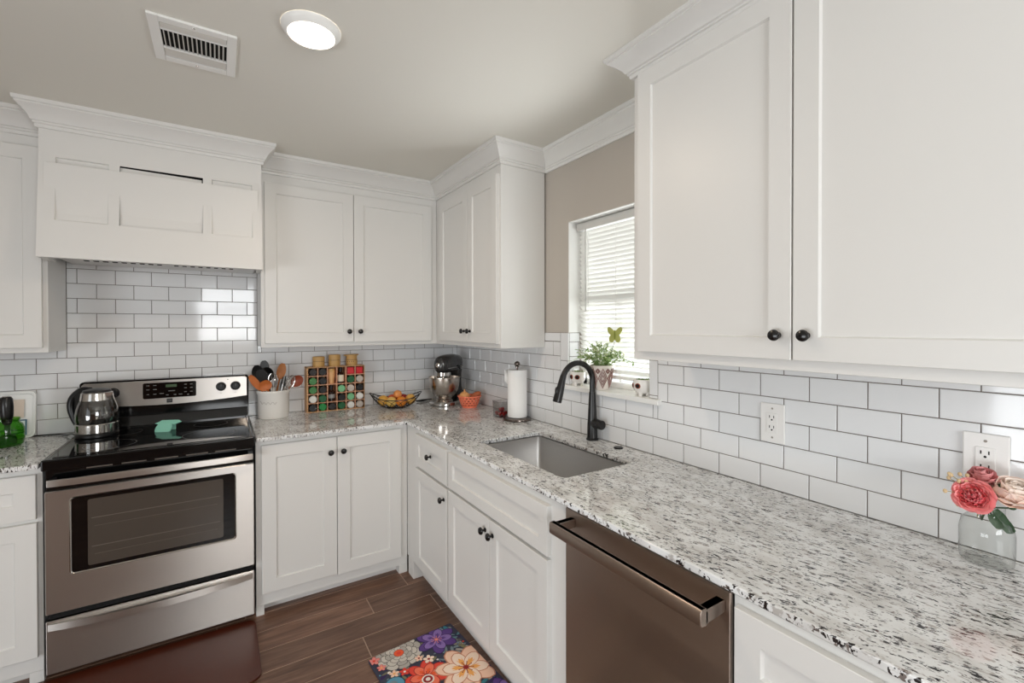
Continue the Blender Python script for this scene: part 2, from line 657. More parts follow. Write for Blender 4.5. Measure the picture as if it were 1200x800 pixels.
# floor: sub-base plus plank tiles
bm = nb(); box(bm, X0 - 0.1, 0.12, Y0 - 0.1, 0.12, -0.12, -0.0015)
fl = struct('floor', bm, 'floor_grout')
bm = nb()
rowj = {0: -0.692, 1: -0.927, 2: -0.622, 3: -1.024}
y = -0.784 + 0.1525 * 6
k = -6
while y > Y0:
    yb, yt = y, y + 0.1525
    j = rowj.get(k, random.uniform(-0.9, 0))
    x = j - 0.914 * 5
    while x < 0:
        a, b = max(x, X0), min(x + 0.914, 0)
        c0, c1 = max(yb, Y0), min(yt, 0)
        if b - a > 0.01 and c1 - c0 > 0.01:
            g = 0.0022
            lo = [bm.verts.new(p) for p in ((a + g, c0 + g, -0.0014), (b - g, c0 + g, -0.0014), (b - g, c1 - g, -0.0014), (a + g, c1 - g, -0.0014))]
            g2 = g + 0.0012
            hi = [bm.verts.new(p) for p in ((a + g2, c0 + g2, 0), (b - g2, c0 + g2, 0), (b - g2, c1 - g2, 0), (a + g2, c1 - g2, 0))]
            for i in range(4):
                bm.faces.new((lo[i], lo[(i + 1) % 4], hi[(i + 1) % 4], hi[i]))
            bm.faces.new(hi)
        x += 0.914
    y -= 0.1525
    k += 1
obj('planks', bm, 'plank', fl, smooth=False)

bm = nb(); box(bm, X0 - 0.1, 0.12, Y0 - 0.1, 0.12, CEIL, CEIL + 0.1)
struct('ceiling', bm, 'ceiling')
bm = nb(); box(bm, X0 - 0.1, 0.0, 0.0, 0.12, 0, CEIL)
wb = struct('wall_back', bm, 'wall')
# right wall with the kitchen window opening
WY0, WY1, WZ0, WZ1 = -1.926, -1.369, 1.135, 2.033
bm = nb()
box(bm, 0, 0.14, WY1, 0.12, 0, CEIL)
box(bm, 0, 0.14, Y0 - 0.1, WY0, 0, CEIL)
box(bm, 0, 0.14, WY0, WY1, 0, WZ0)
box(bm, 0, 0.14, WY0, WY1, WZ1, CEIL)
wr = struct('wall_right', bm, 'wall', smooth=False)
# left wall with patio door opening, rear wall with window opening (window only seen in reflections; patio door unseen, added for fill light)
bm = nb()
box(bm, X0 - 0.12, X0, -2.1, 0.12, 0, CEIL); box(bm, X0 - 0.12, X0, Y0 - 0.1, -4.3, 0, CEIL); box(bm, X0 - 0.12, X0, -4.3, -2.1, 2.12, CEIL)
struct('wall_left', bm, 'wall_light', smooth=False)
bm = nb()
box(bm, X0 - 0.1, -1.9, Y0 - 0.12, Y0, 0, CEIL); box(bm, -0.6, 0.12, Y0 - 0.12, Y0, 0, CEIL)
box(bm, -1.9, -0.6, Y0 - 0.12, Y0, 0, 1.21); box(bm, -1.9, -0.6, Y0 - 0.12, Y0, 2.11, CEIL)
wre = struct('wall_rear', bm, 'wall_light', smooth=False)
bm = nb(); box(bm, X0 + 0.001, -1.93, Y0 + 0.0005, Y0 + 0.02, 0.0, 1.55); box(bm, X0 + 0.001, -1.93, Y0 + 0.0005, Y0 + 0.032, 1.55, 1.585)
obj('added_reflection_panel', bm, mat('reflection_panel_brown', (104, 72, 52), 0.5, noise=(6, 0.2)), wre, smooth=False)  # unseen brown panel, added to give the range steel a dark reflection
bm = nb()
for a, b, c, d in ((-1.9, -1.86, 1.21, 2.11), (-0.64, -0.6, 1.21, 2.11), (-1.9, -0.6, 1.21, 1.25), (-1.9, -0.6, 2.07, 2.11), (-1.9, -0.6, 1.65, 1.68)):
    box(bm, a, b, Y0 - 0.09, Y0 - 0.04, c, d)
struct('window_2', bm, 'trim', smooth=False)
bm = nb()
for a, b, c, d in ((-4.3, -4.22, 0, 2.12), (-2.18, -2.1, 0, 2.12), (-3.24, -3.16, 0, 2.12), (-4.3, -2.1, 2.04, 2.12), (-4.3, -2.1, 0, 0.08)):
    box(bm, X0 - 0.09, X0 - 0.04, a, b, c, d)
struct('fill_door_1', bm, 'trim', smooth=False)  # unseen patio door frame, added to go with the left fill lamp

# backsplash: grout bed plus individual bevelled tiles
bm = nb()
box(bm, X0, 0, -0.0055, 0, 0.914, 1.80)
obj('grout_bed', bm, 'grout', wb)
bm = nb()
tiles(bm, lambda u, w, z: (u, -w, z), [(-2.9, -0.0065, 0.914, 1.3065), (-2.9, -2.262, 1.3065, 1.36), (-2.262, -1.388, 1.3065, 1.86), (-1.388, -0.0065, 1.3065, 1.36)], -2.2208)
obj('tile_backsplash', bm, 'tile', wb, smooth=False)
bm = nb()
box(bm, -0.0055, 0, -3.6, -1.972, 0.914, 1.38); box(bm, -0.0055, 0, -1.972, -1.31, 0.914, 1.135)
box(bm, -0.0055, 0, -1.31, 0, 0.914, 1.435); box(bm, -0.0055, 0, WY1, -1.31, 1.135, 1.435); box(bm, -0.0055, 0, -1.972, WY0, 1.135, 1.38)
box(bm, 0, 0.0755, WY1 - 0.0055, WY1, 1.15, 1.435)
obj('grout_bed', bm, 'grout', wr)
bm = nb()
RWm = lambda u, w, z: (-w, u, z)
tiles(bm, RWm, [(-3.6, -0.0065, 0.914, 1.071), (-3.6, -1.972, 1.071, 1.37), (-1.972, -1.31, 1.071, 1.137), (-1.31, -0.0065, 1.071, 1.387)], -2.41196)
tiles(bm, RWm, [(-1.31, -1.1, 1.387, 1.435)], -2.41196, tp=0.048, tz=1.387)
tiles(bm, RWm, [(WY1 - 0.0085, -1.31, 1.157, 1.435)], -1.31 - 0.0585, tw=0.117, tp=0.152, tz=1.131)
tiles(bm, RWm, [(-1.972, WY0, 1.157, 1.37)], -1.972, tw=0.092, tp=0.152, tz=1.17)
tiles(bm, lambda u, w, z: (u, WY1 - w, z), [(0.002, 0.075, 1.157, 1.435)], -0.01)
obj('tile_backsplash', bm, 'tile', wr, smooth=False)

# kitchen window: jamb lining, sill, frame, panes
wi = bpy.data.objects.new('window_1', None); COL.objects.link(wi); wi['kind'] = 'structure'; wi.location = (0.09, -1.65, WZ0)
OFF['window_1'] = tuple(wi.location)
bm = nb()
box(bm, 0.001, 0.135, WY1 - 0.004, WY1 - 0.0001, 1.436, WZ1); box(bm, 0.001, 0.135, WY0 + 0.0001, WY0 + 0.004, WZ0, WZ1); box(bm, 0.001, 0.135, WY0, WY1, WZ1 - 0.004, WZ1 - 0.0001)
obj('jamb', bm, 'trim', wi, smooth=False)
bm = nb()
box(bm, -0.032, 0.0, -1.992, -1.318, 1.134, 1.157); box(bm, 0.0, 0.13, WY0 + 0.0002, WY1 - 0.0002, 1.1355, 1.157)
obj('sill', bm, 'trim', wi, bevel=0.003)
bm = nb()
fy0, fy1 = WY0 + 0.006, WY1 - 0.006
for a, b, c, d, e, f in ((0.098, 0.13, fy0, fy0 + 0.035, 1.158, 2.026), (0.098, 0.13, fy1 - 0.035, fy1, 1.158, 2.026),
                         (0.098, 0.13, fy0, fy1, 1.158, 1.188), (0.098, 0.13, fy0, fy1, 1.99, 2.026), (0.096, 0.13, fy0, fy1, 1.57, 1.605),
                         (0.105, 0.125, -1.655, -1.638, 1.188, 1.57)):
    box(bm, a, b, c, d, e, f)
obj('window_frame', bm, 'trim', wi, bevel=0.002)
bm = nb(); box(bm, 0.113, 0.117, fy0 + 0.03, fy1 - 0.03, 1.185, 1.995)
obj('pane', bm, 'glass', wi)

# crown moulding on the wall above the window
t1 = crown('trim_1', None, [(-0.0001, -1.172), (-0.0001, -2.108)], 'trim')
t1['kind'] = 'structure'

# ------------------------------------------------------------------ upper cabinets
PY, PX = -0.305, -0.305
ZB, ZT = 1.350, 2.400


def carcass(parent, x0, x1, y0, y1, z0, z1):
    bm = nb(); box(bm, x0, x1, y0, y1, z0, z1)
    return obj('carcass', bm, 'paint', parent, bevel=0.002)


c = thing('wall_cabinet', 'white upper cabinet at the photo\'s left edge, left of the hood', 'cabinet', (-2.72, -0.15, ZB))
carcass(c, -3.18, -2.262, PY, -0.009, ZB, CEIL - 0.002)
d = shaker('door', c, 'y', PY, -2.722, -2.279, 1.373, 2.298); knob(d, 'y', PY - 0.02, -2.69, 1.44)
d = shaker('door', c, 'y', PY, -3.165, -2.732, 1.373, 2.298); knob(d, 'y', PY - 0.02, -2.765, 1.44)
crown('crown_moulding', c, [(-3.18, PY), (-2.262, PY)])

c = thing('wall_cabinet', 'white two-door upper cabinet between hood and corner, above the spice rack', 'cabinet', (-0.85, -0.15, ZB))
carcass(c, -1.388, -0.306, PY, -0.009, ZB, CEIL - 0.002)
d = shaker('door', c, 'y', PY, -1.369, -0.8765, 1.373, 2.298); knob(d, 'y', PY - 0.02, -0.905, 1.440)
d = shaker('door', c, 'y', PY, -0.873, -0.352, 1.373, 2.298); knob(d, 'y', PY - 0.02, -0.838, 1.440)
crown('crown_moulding', c, [(-1.388, PY), (-0.306, PY)])

c = thing('wall_cabinet', 'white narrow two-door upper cabinet in the corner, left of the window', 'cabinet', (-0.15, -0.6, ZB))
carcass(c, PX, -0.009, -1.170, -0.009, ZB, CEIL - 0.002)
d = shaker('door', c, 'x', PX, -0.8065, -0.392, 1.376, 2.300); knob(d, 'x', PX - 0.02, -0.768, 1.442)
d = shaker('door', c, 'x', PX, -1.152, -0.810, 1.376, 2.300); knob(d, 'x', PX - 0.02, -0.846, 1.442)
crown('crown_moulding', c, [(PX, -0.306), (PX, -1.170), (-0.0005, -1.170)])

c = thing('wall_cabinet', 'large white two-door upper cabinet right of the window, nearest the viewer', 'cabinet', (-0.15, -2.66, ZB))
carcass(c, PX, -0.009, -3.245, -2.110, ZB, CEIL - 0.002)
d = shaker('door', c, 'x', PX, -2.6645, -2.142, 1.380, 2.368, fw=0.058); knob(d, 'x', PX - 0.02, -2.632, 1.445)
d = shaker('door', c, 'x', PX, -3.215, -2.669, 1.380, 2.368, fw=0.060); knob(d, 'x', PX - 0.02, -2.703, 1.445)
crown('crown_moulding', c, [(-0.0005, -2.110), (PX, -2.110), (PX, -3.245)], zlow=2.374)

# ------------------------------------------------------------------ hood
h = thing('range_hood', 'white panelled wooden range hood above the stove', 'range hood', (-1.825, -0.25, 1.776))
HX0, HX1 = -2.255, -1.392


def hy(z):
    return -0.50 + (0.045 * (z - 1.776) / (2.245 - 1.776) if z < 2.245 else 0.045)


bm = nb()
us = [HX0, -2.200, -2.020, -1.980, -1.655, -1.618, -1.436, HX1]
zs = [1.776, 1.944, 2.230, 2.245, 2.355, CEIL - 0.002]
for i in range(7):
    for j in range(5):
        P = [(us[i], zs[j]), (us[i + 1], zs[j]), (us[i + 1], zs[j + 1]), (us[i], zs[j + 1])]
        if j == 1 and i in (1, 3, 5):
            rec = 0.011 if i != 3 else 0.03
            A = [bm.verts.new((u, hy(z), z)) for u, z in P]
            s = 0.003 if i != 3 else 0.0005
            B = [bm.verts.new((u + (s if u == us[i] else -s), hy(z) + rec, z + (s if z == zs[j] else -s))) for u, z in P]
            for q in range(4):
                f = bm.faces.new((A[q], A[(q + 1) % 4], B[(q + 1) % 4], B[q]))
                f.material_index = 1 if i == 3 else 0
            f = bm.faces.new(B)
            f.material_index = 1 if i == 3 else 0
        else:
            bm.faces.new([bm.verts.new((u, hy(z), z)) for u, z in P])
bmesh.ops.remove_doubles(bm, verts=bm.verts, dist=1e-5)
obj('front_panel', bm, ['paint', 'dark_void'], h, smooth=False)
bm = nb()
prof = [(-0.47, 1.776), (hy(1.776) + 0.0003, 1.776), (hy(2.245) + 0.0003, 2.245), (hy(2.3) + 0.0003, CEIL - 0.003), (-0.306, CEIL - 0.003), (-0.306, 1.776)]
prism(bm, prof, 'x', HX0, HX0 + 0.02); prism(bm, prof, 'x', HX1 - 0.02, HX1)
box(bm, HX0 + 0.02, HX1 - 0.02, -0.47, -0.455, 1.776, 2.2)
box(bm, HX0 + 0.02, HX1 - 0.02, hy(1.776) + 0.0003, -0.47, 1.776, 1.790)
obj('side_panels', bm, 'paint', h, smooth=False)
bm = nb()
za, zb2 = 1.9445, 2.221
pa = [(-1.9795, za), (-1.6605, za), (-1.6605, zb2 - 0.001), (-1.9795, zb2 + 0.004)]
A = [bm.verts.new((u, hy(z) + 0.009, z)) for u, z in pa]
B = [bm.verts.new((u, hy(z) + 0.014, z)) for u, z in pa]
bm.faces.new(A); bm.faces.new(B)
for q in range(4):
    bm.faces.new((A[q], A[(q + 1) % 4], B[(q + 1) % 4], B[q]))
obj('access_panel', bm, 'paint', h, smooth=False)
crown('crown_moulding', h, [(HX0, -0.386), (HX0, -0.455), (HX1, -0.455), (HX1, -0.386)], k_out=0.85)
bm = nb()
box(bm, HX0 + 0.02, HX1 - 0.02, -0.454, -0.009, 1.800, 1.812)
obj('underside', bm, 'paint', h)
bm = nb()
box(bm, -2.13, -1.50, -0.452, -0.425, 1.778, 1.80, 0)
for i in range(18):
    x = -2.112 + i * 0.0335
    if i == 9:
        continue
    box(bm, x, x + 0.017, -0.453, -0.424, 1.7745, 1.7785, 1)
obj('vent_slots', bm, ['trim', 'dark_void'], h)

# ------------------------------------------------------------------ base cabinets
FY, FX = -0.645, -0.645


def base_body(parent, axis, u0, u1, kick=0.10, feet=(), rail=None, back=-0.012):
    F = face_map(axis, FY if axis == 'y' else FX)
    u0, u1 = sorted((u0, u1))
    D = 0.645 + back

    def bx(bm, a, b, w0, w1, z0, z1, mi=0):
        p, q = F(a, w0, z0), F(b, w1, z1)
        box(bm, p[0], q[0], p[1], q[1], p[2], q[2], mi)
    bm = nb(); bx(bm, u0, u1, -D, 0, kick, 0.892)
    obj('carcass', bm, 'paint', parent, bevel=0.0015)
    bm = nb(); bx(bm, u0 + 0.001, u1 - 0.001, -0.08, -0.06, 0.0, kick - 0.0005)
    obj('toe_kick', bm, 'paint', parent)
    for a, b in feet:
        bm = nb(); bx(bm, a, b, -0.0595, -0.0002, 0.0, kick - 0.0005)
        obj('foot', bm, 'paint', parent, bevel=0.0015)


c = thing('base_cabinet', 'white base cabinet left of the stove, drawer over door', 'cabinet', (-2.5, -0.32, 0))
base_body(c, 'y', -2.80, -2.206, 0.05, [(-2.80, -2.76), (-2.250, -2.206)])
d = shaker('drawer', c, 'y', FY, -2.655, -2.222, 0.684, 0.866, fw=0.064); knob(d, 'y', FY - 0.02, -2.44, 0.775)
d = shaker('door', c, 'y', FY, -2.655, -2.220, 0.116, 0.668, fw=0.064); knob(d, 'y', FY - 0.02, -2.625, 0.62)

c = thing('base_cabinet', 'white two-door base cabinet between stove and inner corner', 'cabinet', (-1.05, -0.32, 0))
base_body(c, 'y', -1.438, -0.646, 0.05, [(-1.438, -1.402), (-0.697, -0.646)])
d = shaker('door', c, 'y', FY, -1.413, -1.0505, 0.114, 0.868, fw=0.066); knob(d, 'y', FY - 0.02, -1.084, 0.788)
d = shaker('door', c, 'y', FY, -1.047, -0.690, 0.106, 0.868, fw=0.066); knob(d, 'y', FY - 0.02, -1.018, 0.788)

c = thing('base_cabinet', 'white narrow drawer-over-door base cabinet on the right run, next to the corner', 'cabinet', (-0.32, -0.95, 0))
base_body(c, 'x', -1.2585, -0.647, 0.105, [(-0.745, -0.662)])
d = shaker('drawer', c, 'x', FX, -1.249, -0.826, 0.694, 0.868, fw=0.052); knob(d, 'x', FX - 0.02, -1.052, 0.790)
d = shaker('door', c, 'x', FX, -1.249, -0.826, 0.133, 0.677, fw=0.060); knob(d, 'x', FX - 0.02, -1.220, 0.620)

c = thing('base_cabinet', 'white sink base cabinet with two doors under a long false drawer front', 'cabinet', (-0.32, -1.7, 0))
F = face_map('x', FX)
bm = nb(); box(bm, FX, -0.62, -2.135, -1.2595, 0.105, 0.892); box(bm, -0.62, -0.012, -2.135, -2.117, 0.105, 0.892)
box(bm, -0.62, -0.012, -1.2775, -1.2595, 0.105, 0.892); box(bm, -0.62, -0.012, -2.117, -1.2775, 0.105, 0.123); box(bm, -0.03, -0.012, -2.117, -1.2775, 0.123, 0.892)
obj('carcass', bm, 'paint', c, smooth=False)
bm = nb(); box(bm, -0.585, -0.565, -2.134, -1.2605, 0, 0.1045); obj('toe_kick', bm, 'paint', c)
shaker('false_drawer_front', c, 'x', FX, -2.056, -1.269, 0.695, 0.864, fw=0.048)
d = shaker('door', c, 'x', FX, -1.6615, -1.269, 0.145, 0.681, fw=0.058); knob(d, 'x', FX - 0.02, -1.634, 0.628)
d = shaker('door', c, 'x', FX, -2.056, -1.665, 0.145, 0.681, fw=0.058); knob(d, 'x', FX - 0.02, -1.694, 0.626)

c = thing('base_cabinet', 'white base cabinet with a wide drawer right of the dishwasher', 'cabinet', (-0.32, -3.0, 0))
base_body(c, 'x', -3.42, -2.705, 0.105)
d = shaker('drawer', c, 'x', FX, -3.30, -2.716, 0.694, 0.870, fw=0.056); knob(d, 'x', FX - 0.02, -3.01, 0.78)
d = shaker('door', c, 'x', FX, -3.002, -2.716, 0.135, 0.680, fw=0.058); knob(d, 'x', FX - 0.02, -2.975, 0.62)
d = shaker('door', c, 'x', FX, -3.30, -3.012, 0.135, 0.680, fw=0.058); knob(d, 'x', FX - 0.02, -3.04, 0.62)

# ------------------------------------------------------------------ countertops
CT, CB = 0.914, 0.893
bm = nb()
outer = [(-1.4385, -0.0085), (-1.4385, -0.690), (-0.672, -0.690), (-0.660, -0.702), (-0.660, -3.43), (-0.0085, -3.43), (-0.0085, -0.0085)]
SX0, SX1, SY0, SY1 = -0.528, -0.168, -1.978, -1.335
inner = rrect(SX0, SX1, SY0, SY1, 0.022, 4)
ev = []
for loop in (outer, inner):
    vs = [bm.verts.new((p[0], p[1], CT)) for p in loop]
    for i in range(len(vs)):
        ev.append(bm.edges.new((vs[i], vs[(i + 1) % len(vs)])))
bmesh.ops.triangle_fill(bm, edges=ev, use_beauty=True)
ret = bmesh.ops.extrude_face_region(bm, geom=list(bm.faces))
bmesh.ops.translate(bm, verts=[g for g in ret['geom'] if isinstance(g, bmesh.types.BMVert)], vec=(0, 0, CB - CT))
bmesh.ops.dissolve_limit(bm, angle_limit=0.01, verts=bm.verts, edges=bm.edges)
o = obj('countertop', bm, 'granite', None, loc=(-0.4, -0.4, CB), bevel=0.005, seg=3, ang=50)
tag(o, 'L-shaped speckled grey-white granite countertop running round the corner to the right', 'countertop')
bm = nb()
box(bm, -2.80, -2.2085, -0.690, -0.0085, CB, CT)
o = obj('countertop', bm, 'granite', None, loc=(-2.5, -0.35, CB), bevel=0.004, seg=3)
tag(o, 'short granite countertop piece left of the stove, under the green jar', 'countertop')

# ------------------------------------------------------------------ sink and faucet
s = thing('sink', 'undermount stainless steel sink in the granite below the window', 'sink', (-0.348, -1.656, 0.66))
bm = nb()
lv = [(0.006, 0.8925, 0.024), (0.0, 0.891, 0.02), (-0.003, 0.70, 0.02), (-0.02, 0.675, 0.03), (-0.05, 0.668, 0.03)]
rings = [[bm.verts.new((p[0], p[1], z)) for p in rrect(SX0 - e, SX1 + e, SY0 - e, SY1 + e, r, 5)] for e, z, r in lv]
for a, b in zip(rings, rings[1:]):
    n = len(a)
    for i in range(n):
        bm.faces.new((a[i], a[(i + 1) % n], b[(i + 1) % n], b[i]))
bm.faces.new(rings[-1])
obj('basin', bm, 'steel_sink', s, ang=50)
bm = nb(); lathe(bm, [(0, 0.6685), (0.03, 0.6685), (0.034, 0.671), (0.044, 0.6715), (0.046, 0.6685)], T(-0.33, -1.66, 0))
obj('drain', bm, 'chrome', s)

FB = (-0.050, -1.612)
f = thing('faucet', 'matte black gooseneck pull-down kitchen faucet behind the sink', 'faucet', (FB[0], FB[1], CT))
bm = nb()
lathe(bm, [(0, 0), (0.030, 0), (0.030, 0.006), (0.026, 0.010), (0.0245, 0.08), (0.0225, 0.10), (0.0185, 0.19), (0.0155, 0.235), (0.0, 0.235)], T(FB[0], FB[1], CT))
obj('body', bm, 'blackmetal', f)
bm = nb()
R_ = 0.090
pts = [(FB[0], FB[1], CT + 0.22), (FB[0], FB[1], CT + 0.255)]
pts += [(FB[0] - R_ + R_ * math.cos(a), FB[1] + 0.005 * (1 - math.cos(a)), CT + 0.29 + R_ * math.sin(a)) for a in [PI * i / 18 for i in range(0, 17)]]
ex = pts[-1]
tube(bm, pts, 0.0135, 14)
obj('spout', bm, 'blackmetal', f)
bm = nb()
d0 = Vector((-0.05, 0, -0.155)).normalized()
a0 = Vector(ex) - d0 * 0.004
seq = [(0.0, 0.0145), (0.01, 0.0155), (0.055, 0.018), (0.085, 0.0205), (0.128, 0.0215), (0.130, 0.018)]
tube(bm, [a0 + d0 * t for t, r in seq], [r for t, r in seq], 16)
sp = obj('spray_head', bm, 'blackmetal', f)
bm = nb()
ball(bm, tuple(a0 + d0 * 0.075 + Vector((-0.019, 0.0, -0.002))), (0.007, 0.010, 0.022))
obj('spray_button', bm, 'black', sp)
bm = nb()
mx = T(FB[0], FB[1] - 0.012, CT + 0.082) @ RX(PI / 2)
lathe(bm, [(0, 0), (0.0225, 0), (0.0225, 0.030), (0.021, 0.032), (0.021, 0.036), (0.0225, 0.038), (0.0225, 0.056), (0.019, 0.060), (0, 0.060)], mx)
tube(bm, [(FB[0] - 0.002, FB[1] - 0.060, CT + 0.086), (FB[0] - 0.012, FB[1] - 0.064, CT + 0.104), (FB[0] - 0.03, FB[1] - 0.066, CT + 0.112)], [0.006, 0.006, 0.005])
obj('handle', bm, 'blackmetal', f)

bm = nb()
lathe(bm, [(0, 0), (0.021, 0), (0.021, 0.004), (0.018, 0.007), (0, 0.008)], T(-0.060, -1.795, CT))
o = obj('air_switch', bm, 'blackmetal', None, loc=(-0.060, -1.795, CT))
tag(o, 'small round black button set in the counter right of the faucet', 'button')

# ------------------------------------------------------------------ dishwasher
DY0, DY1 = -2.701, -2.1385
dw = thing('dishwasher', 'stainless steel dishwasher with bar handle under the counter', 'dishwasher', (-0.35, -2.42, 0))
bm = nb(); box(bm, -0.63, -0.03, DY0, DY1, 0.10, 0.876); obj('tub', bm, 'dark_void', dw)
bm = nb(); box(bm, -0.60, -0.58, DY0 + 0.01, DY1 - 0.01, 0.0, 0.0995); obj('kick_plate', bm, 'black', dw)
bm = nb(); box(bm, -0.654, -0.6305, DY0 - 0.0015, DY1 - 0.001, 0.105, 0.8895); obj('door', bm, 'steel_dw', dw, bevel=0.004, seg=3)
bm = nb()
hp = [(-0.742, 0.842), (-0.738, 0.836), (-0.722, 0.834), (-0.716, 0.842), (-0.716, 0.862), (-0.722, 0.872), (-0.738, 0.872), (-0.742, 0.866)]
A = [bm.verts.new((x, -2.168, z)) for x, z in hp]; B = [bm.verts.new((x, -2.690, z)) for x, z in hp]
bm.faces.new(A); bm.faces.new(B[::-1])
for i in range(8):
    bm.faces.new((A[i], A[(i + 1) % 8], B[(i + 1) % 8], B[i]))
for yy in (-2.168, -2.690 + 0.022):
    prism(bm, [(-0.725, 0.838), (-0.6545, 0.842), (-0.6545, 0.868), (-0.725, 0.868)], 'y', yy, yy - 0.022)
obj('handle', bm, 'steel_dw', dw, bevel=0.002)

# ------------------------------------------------------------------ range
RX0, RX1 = -2.197, -1.444
r = thing('range', 'stainless steel and black electric range between the base cabinets', 'stove', (-1.82, -0.36, 0))
bm = nb(); box(bm, RX0 + 0.004, RX1 - 0.004, -0.645, -0.025, 0.03, 0.884); box(bm, RX0 + 0.03, RX1 - 0.03, -0.60, -0.05, 0.0, 0.03)
obj('body', bm, 'black', r)
# cooktop
bm = nb()
box(bm, RX0, RX1, -0.712, -0.075, 0.8845, 0.930)
ck = obj('cooktop', bm, 'blackgloss', r, bevel=0.006, seg=3)
bm = nb()
box(bm, RX0 + 0.030, RX1 - 0.030, -0.690, -0.105, 0.9302, 0.9325)
gl = obj('glass_surface', bm, 'blackglass', ck, bevel=0.001)
for (bx_, by_, br) in ((-2.01, -0.53, 0.095), (-1.63, -0.53, 0.115), (-2.01, -0.25, 0.085), (-1.63, -0.25, 0.08)):
    bm = nb()
    lathe(bm, [(br, 0.9326), (br - 0.002, 0.9329), (br - 0.004, 0.9326)], T(bx_, by_, 0), 48)
    obj('burner_ring', bm, mat('burner_mark', (58, 58, 60), 0.3), ck)
for xa, xb in ((RX0 + 0.012, RX0 + 0.016), (RX1 - 0.016, RX1 - 0.012)):
    bm = nb(); box(bm, xa, xb, -0.700, -0.10, 0.9302, 0.9312)
    obj('edge_trim', bm, 'rackwire', ck)
# rail and vent under the cooktop
bm = nb()
box(bm, RX0 + 0.006, RX1 - 0.006, -0.668, -0.646, 0.793, 0.884)
vp = obj('vent_panel', bm, 'blackgloss', r)
bm = nb()
for i in range(5):
    x = RX0 + 0.13 + i * 0.115
    box(bm, x, x + 0.085, -0.6695, -0.6682, 0.868, 0.873)
obj('vent_slots', bm, 'rackwire', vp)
# oven door
DZ0, DZ1 = 0.284, 0.792
bm = nb()
fx0, fx1, fz0, fz1 = -2.120, -1.522, 0.432, 0.758
dy = -0.680
rings = []
for poly, yv in ((rrect(RX0 + 0.003, RX1 - 0.003, DZ0, DZ1, 0.004, 5), -0.647), (rrect(RX0 + 0.003, RX1 - 0.003, DZ0, DZ1, 0.004, 5), dy + 0.003),
                 (rrect(RX0 + 0.006, RX1 - 0.006, DZ0 + 0.003, DZ1 - 0.003, 0.004, 5), dy), (rrect(fx0, fx1, fz0, fz1, 0.016, 5), dy),
                 (rrect(fx0 + 0.004, fx1 - 0.004, fz0 + 0.004, fz1 - 0.004, 0.013, 5), dy - 0.003), (rrect(fx0 + 0.009, fx1 - 0.009, fz0 + 0.009, fz1 - 0.009, 0.010, 5), dy + 0.003)):
    rings.append([bm.verts.new((p[0], yv, p[1])) for p in poly])
bm.faces.new(rings[0])
for ri, (a, b) in enumerate(zip(rings, rings[1:])):
    n = len(a)
    for i in range(n):
        ff = bm.faces.new((a[i], a[(i + 1) % n], b[(i + 1) % n], b[i]))
        ff.material_index = 1 if ri >= 3 else 0
bm.faces.new(rings[-1])
od = obj('oven_door', bm, ['steel', 'chrome'], r, ang=30)
bm = nb()
prism(bm, rrect(fx0 + 0.008, fx1 - 0.008, fz0 + 0.008, fz1 - 0.008, 0.010), 'y', dy + 0.002, dy + 0.0005)
wn = obj('window', bm, 'blackglass', od)
bm = nb()
prism(bm, rrect(-2.062, -1.576, 0.456, 0.738, 0.008), 'y', dy + 0.0015, dy - 0.0003)
obj('inner_glass', bm, 'oven_inner', wn)
bm = nb()
for zz in (0.533, 0.655):
    box(bm, -2.05, -1.59, dy - 0.0006, dy - 0.0001, zz, zz + 0.0028)
for zz in (0.50, 0.62):
    box(bm, -2.04, -1.60, dy - 0.0006, dy - 0.0001, zz, zz + 0.0012)
obj('oven_rack', bm, mat('rack_seen', (104, 96, 88), 0.3), wn)
bm = nb()
hz0, hz1 = 0.821, 0.850
n = 12
for i in range(n):
    pass
pts = []
prism(bm, [(-2.178, -0.712), (-2.178, -0.725), (-2.10, -0.734), (-1.54, -0.734), (-1.452, -0.725), (-1.452, -0.712), (-1.54, -0.720), (-2.10, -0.720)], 'z', hz0, hz1)
obj('handle', bm, 'steel', od, bevel=0.003)
for x in (-2.178, -1.472):
    bm = nb(); box(bm, x, x + 0.02, -0.714, -0.6682, 0.825, 0.846)
    obj('handle_bracket', bm, 'black', od)
# drawer
bm = nb(); box(bm, RX0 + 0.003, RX1 - 0.003, -0.678, -0.646, 0.036, 0.256)
dr = obj('storage_drawer', bm, 'steel', r, bevel=0.004, seg=3)
bm = nb()
N = 14
top, bot = [], []
for i in range(N + 1):
    t = i / N
    x = -2.186 + (0.732) * t
    arc = 4 * t * (1 - t)
    top.append((x, -0.684 - 0.034 * arc, 0.246 - 0.002 * arc)); bot.append((x, -0.684 - 0.034 * arc, 0.219 - 0.006 * arc))
A = [bm.verts.new(p) for p in top]; B = [bm.verts.new(p) for p in bot]
A2 = [bm.verts.new((p[0], -0.6785, p[2])) for p in top]; B2 = [bm.verts.new((p[0], -0.6785, p[2])) for p in bot]
for i in range(N):
    for P, Q in ((A, B), (B, B2), (B2, A2), (A2, A)):
        bm.faces.new((P[i], P[i + 1], Q[i + 1], Q[i]))
bm.faces.new((A[0], B[0], B2[0], A2[0])); bm.faces.new((A[N], B[N], B2[N], A2[N]))
obj('drawer_handle', bm, 'steel', dr, ang=40)
bm = nb(); box(bm, RX0 + 0.01, RX1 - 0.01, -0.66, -0.6455, 0.256, 0.284)
obj('gap_strip', bm, 'dark_void', r)
